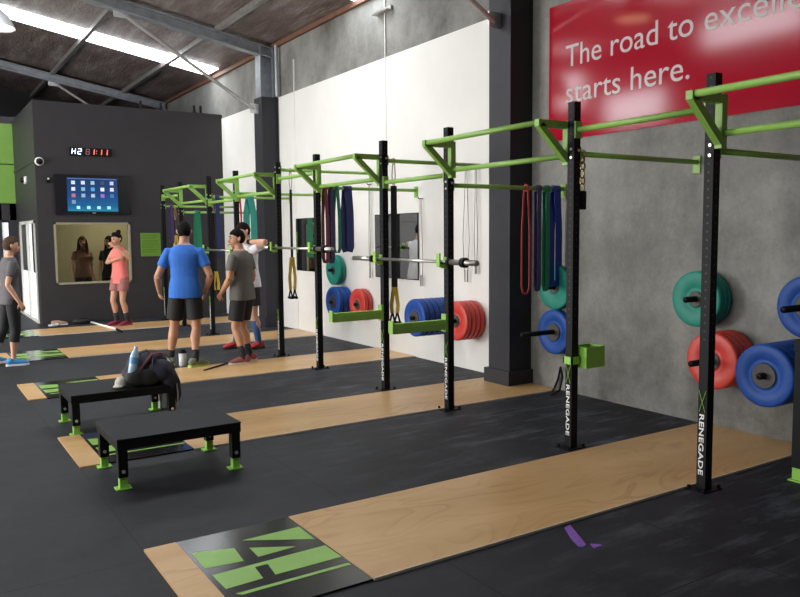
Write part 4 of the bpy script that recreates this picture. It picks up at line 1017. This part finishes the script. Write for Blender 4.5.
person('woman in a coral tank top with hair in a bun, hand raised to her mouth', (3.165, 13.95), -120, 1.66, {'L': (3.26, 13.93, -112, .012), 'R': (3.10, 14.03, -98, .012)}, {'L': ((3.28, 13.72, 1.20), (3.055, 13.80, 1.41), (-.5, .6, .3)), 'R': ((2.98, 14.06, 1.13), (3.10, 13.78, 1.20), (.3, .6, .2))},
    dict(top=(fabric('coral', (.72, .17, .15)), -1, .80), bottom=(fabric('dusk_shorts', (.30, .12, .11)), .66, .02), sock=(BLKSOCK, .25), shoe=(fabric('maroon', (.19, .012, .035)), pm('maroon_sole', (.3, .08, .10), .5))), 'tan', 'dark', 'bun', .02, (10, -8), True)
person('person in dark grey top and black leggings walking in at left edge', (1.06, 10.50), 78, 1.60, {'L': (.84, 10.62, 80, .03), 'R': (1.06, 10.47, 95, 0)}, {'L': None, 'R': ((1.02, 10.30, 1.02), (1.14, 10.30, .80), (0, 1, 0))},
    dict(top=(fabric('plum_grey', (.085, .080, .088)), .62, .84), bottom=(fabric('legging_black', (.009, .009, .012)), .33, .004), shoe=(fabric('blue_runner', (.05, .24, .52)), WHT)), 'fair', 'light', 'quiff', .02, (0, -2), True)
person('brown long-haired person behind the back wall window', (2.95, 16.1), 170, 1.60, {'L': (3.04, 16.1, 170, 0), 'R': (2.86, 16.1, 170, 0)}, {'L': None, 'R': None},
    dict(top=(fabric('rust_top', (.22, .10, .065)), .5, .86), bottom=(fabric('dark_trouser', (.03, .03, .035)), .12, .01), shoe=(BLKF, BLK)), 'tan', 'brown', 'long', .0, (20, 0), True)
person('black-haired person in black behind the window, next to the coral tank top', (3.50, 16.25), 200, 1.60, {'L': (3.59, 16.25, 200, 0), 'R': (3.41, 16.25, 200, 0)}, {'L': None, 'R': None},
    dict(top=(fabric('black_top', (.015, .014, .016)), .6, .86), bottom=(fabric('dark_trouser', (.03, .03, .035)), .12, .01), shoe=(BLKF, BLK)), 'fair', 'black', 'long', .0, (40, 0), True)

# ------------------------------------------------------------------ light
w = bpy.data.worlds.new('sky'); scn.world = w; w.use_nodes = True
bg = w.node_tree.nodes['Background']; bg.inputs[0].default_value = (.80, .90, 1, 1); bg.inputs[1].default_value = .7
def area(name, loc, rot, sx, sy, power, col):
    l = bpy.data.lights.new(name, 'AREA'); l.shape = 'RECTANGLE'; l.size = sx; l.size_y = sy; l.energy = power; l.color = col
    o = bpy.data.objects.new(name, l); COL.objects.link(o); o.location = loc; o.rotation_euler = rot; return o
for k, (a, b) in enumerate(doors):
    area('daylight_through_door', (XL-.1, (a+b)/2, 1.8), (0, -PI/2, 0), 3.5, b-a, (30, 300, 1000)[k], (1, .96, .90))
area('room_light', (3.8, 16.2, 2.58), (0, 0, 0), .9, .3, 30, (1, .95, .75))
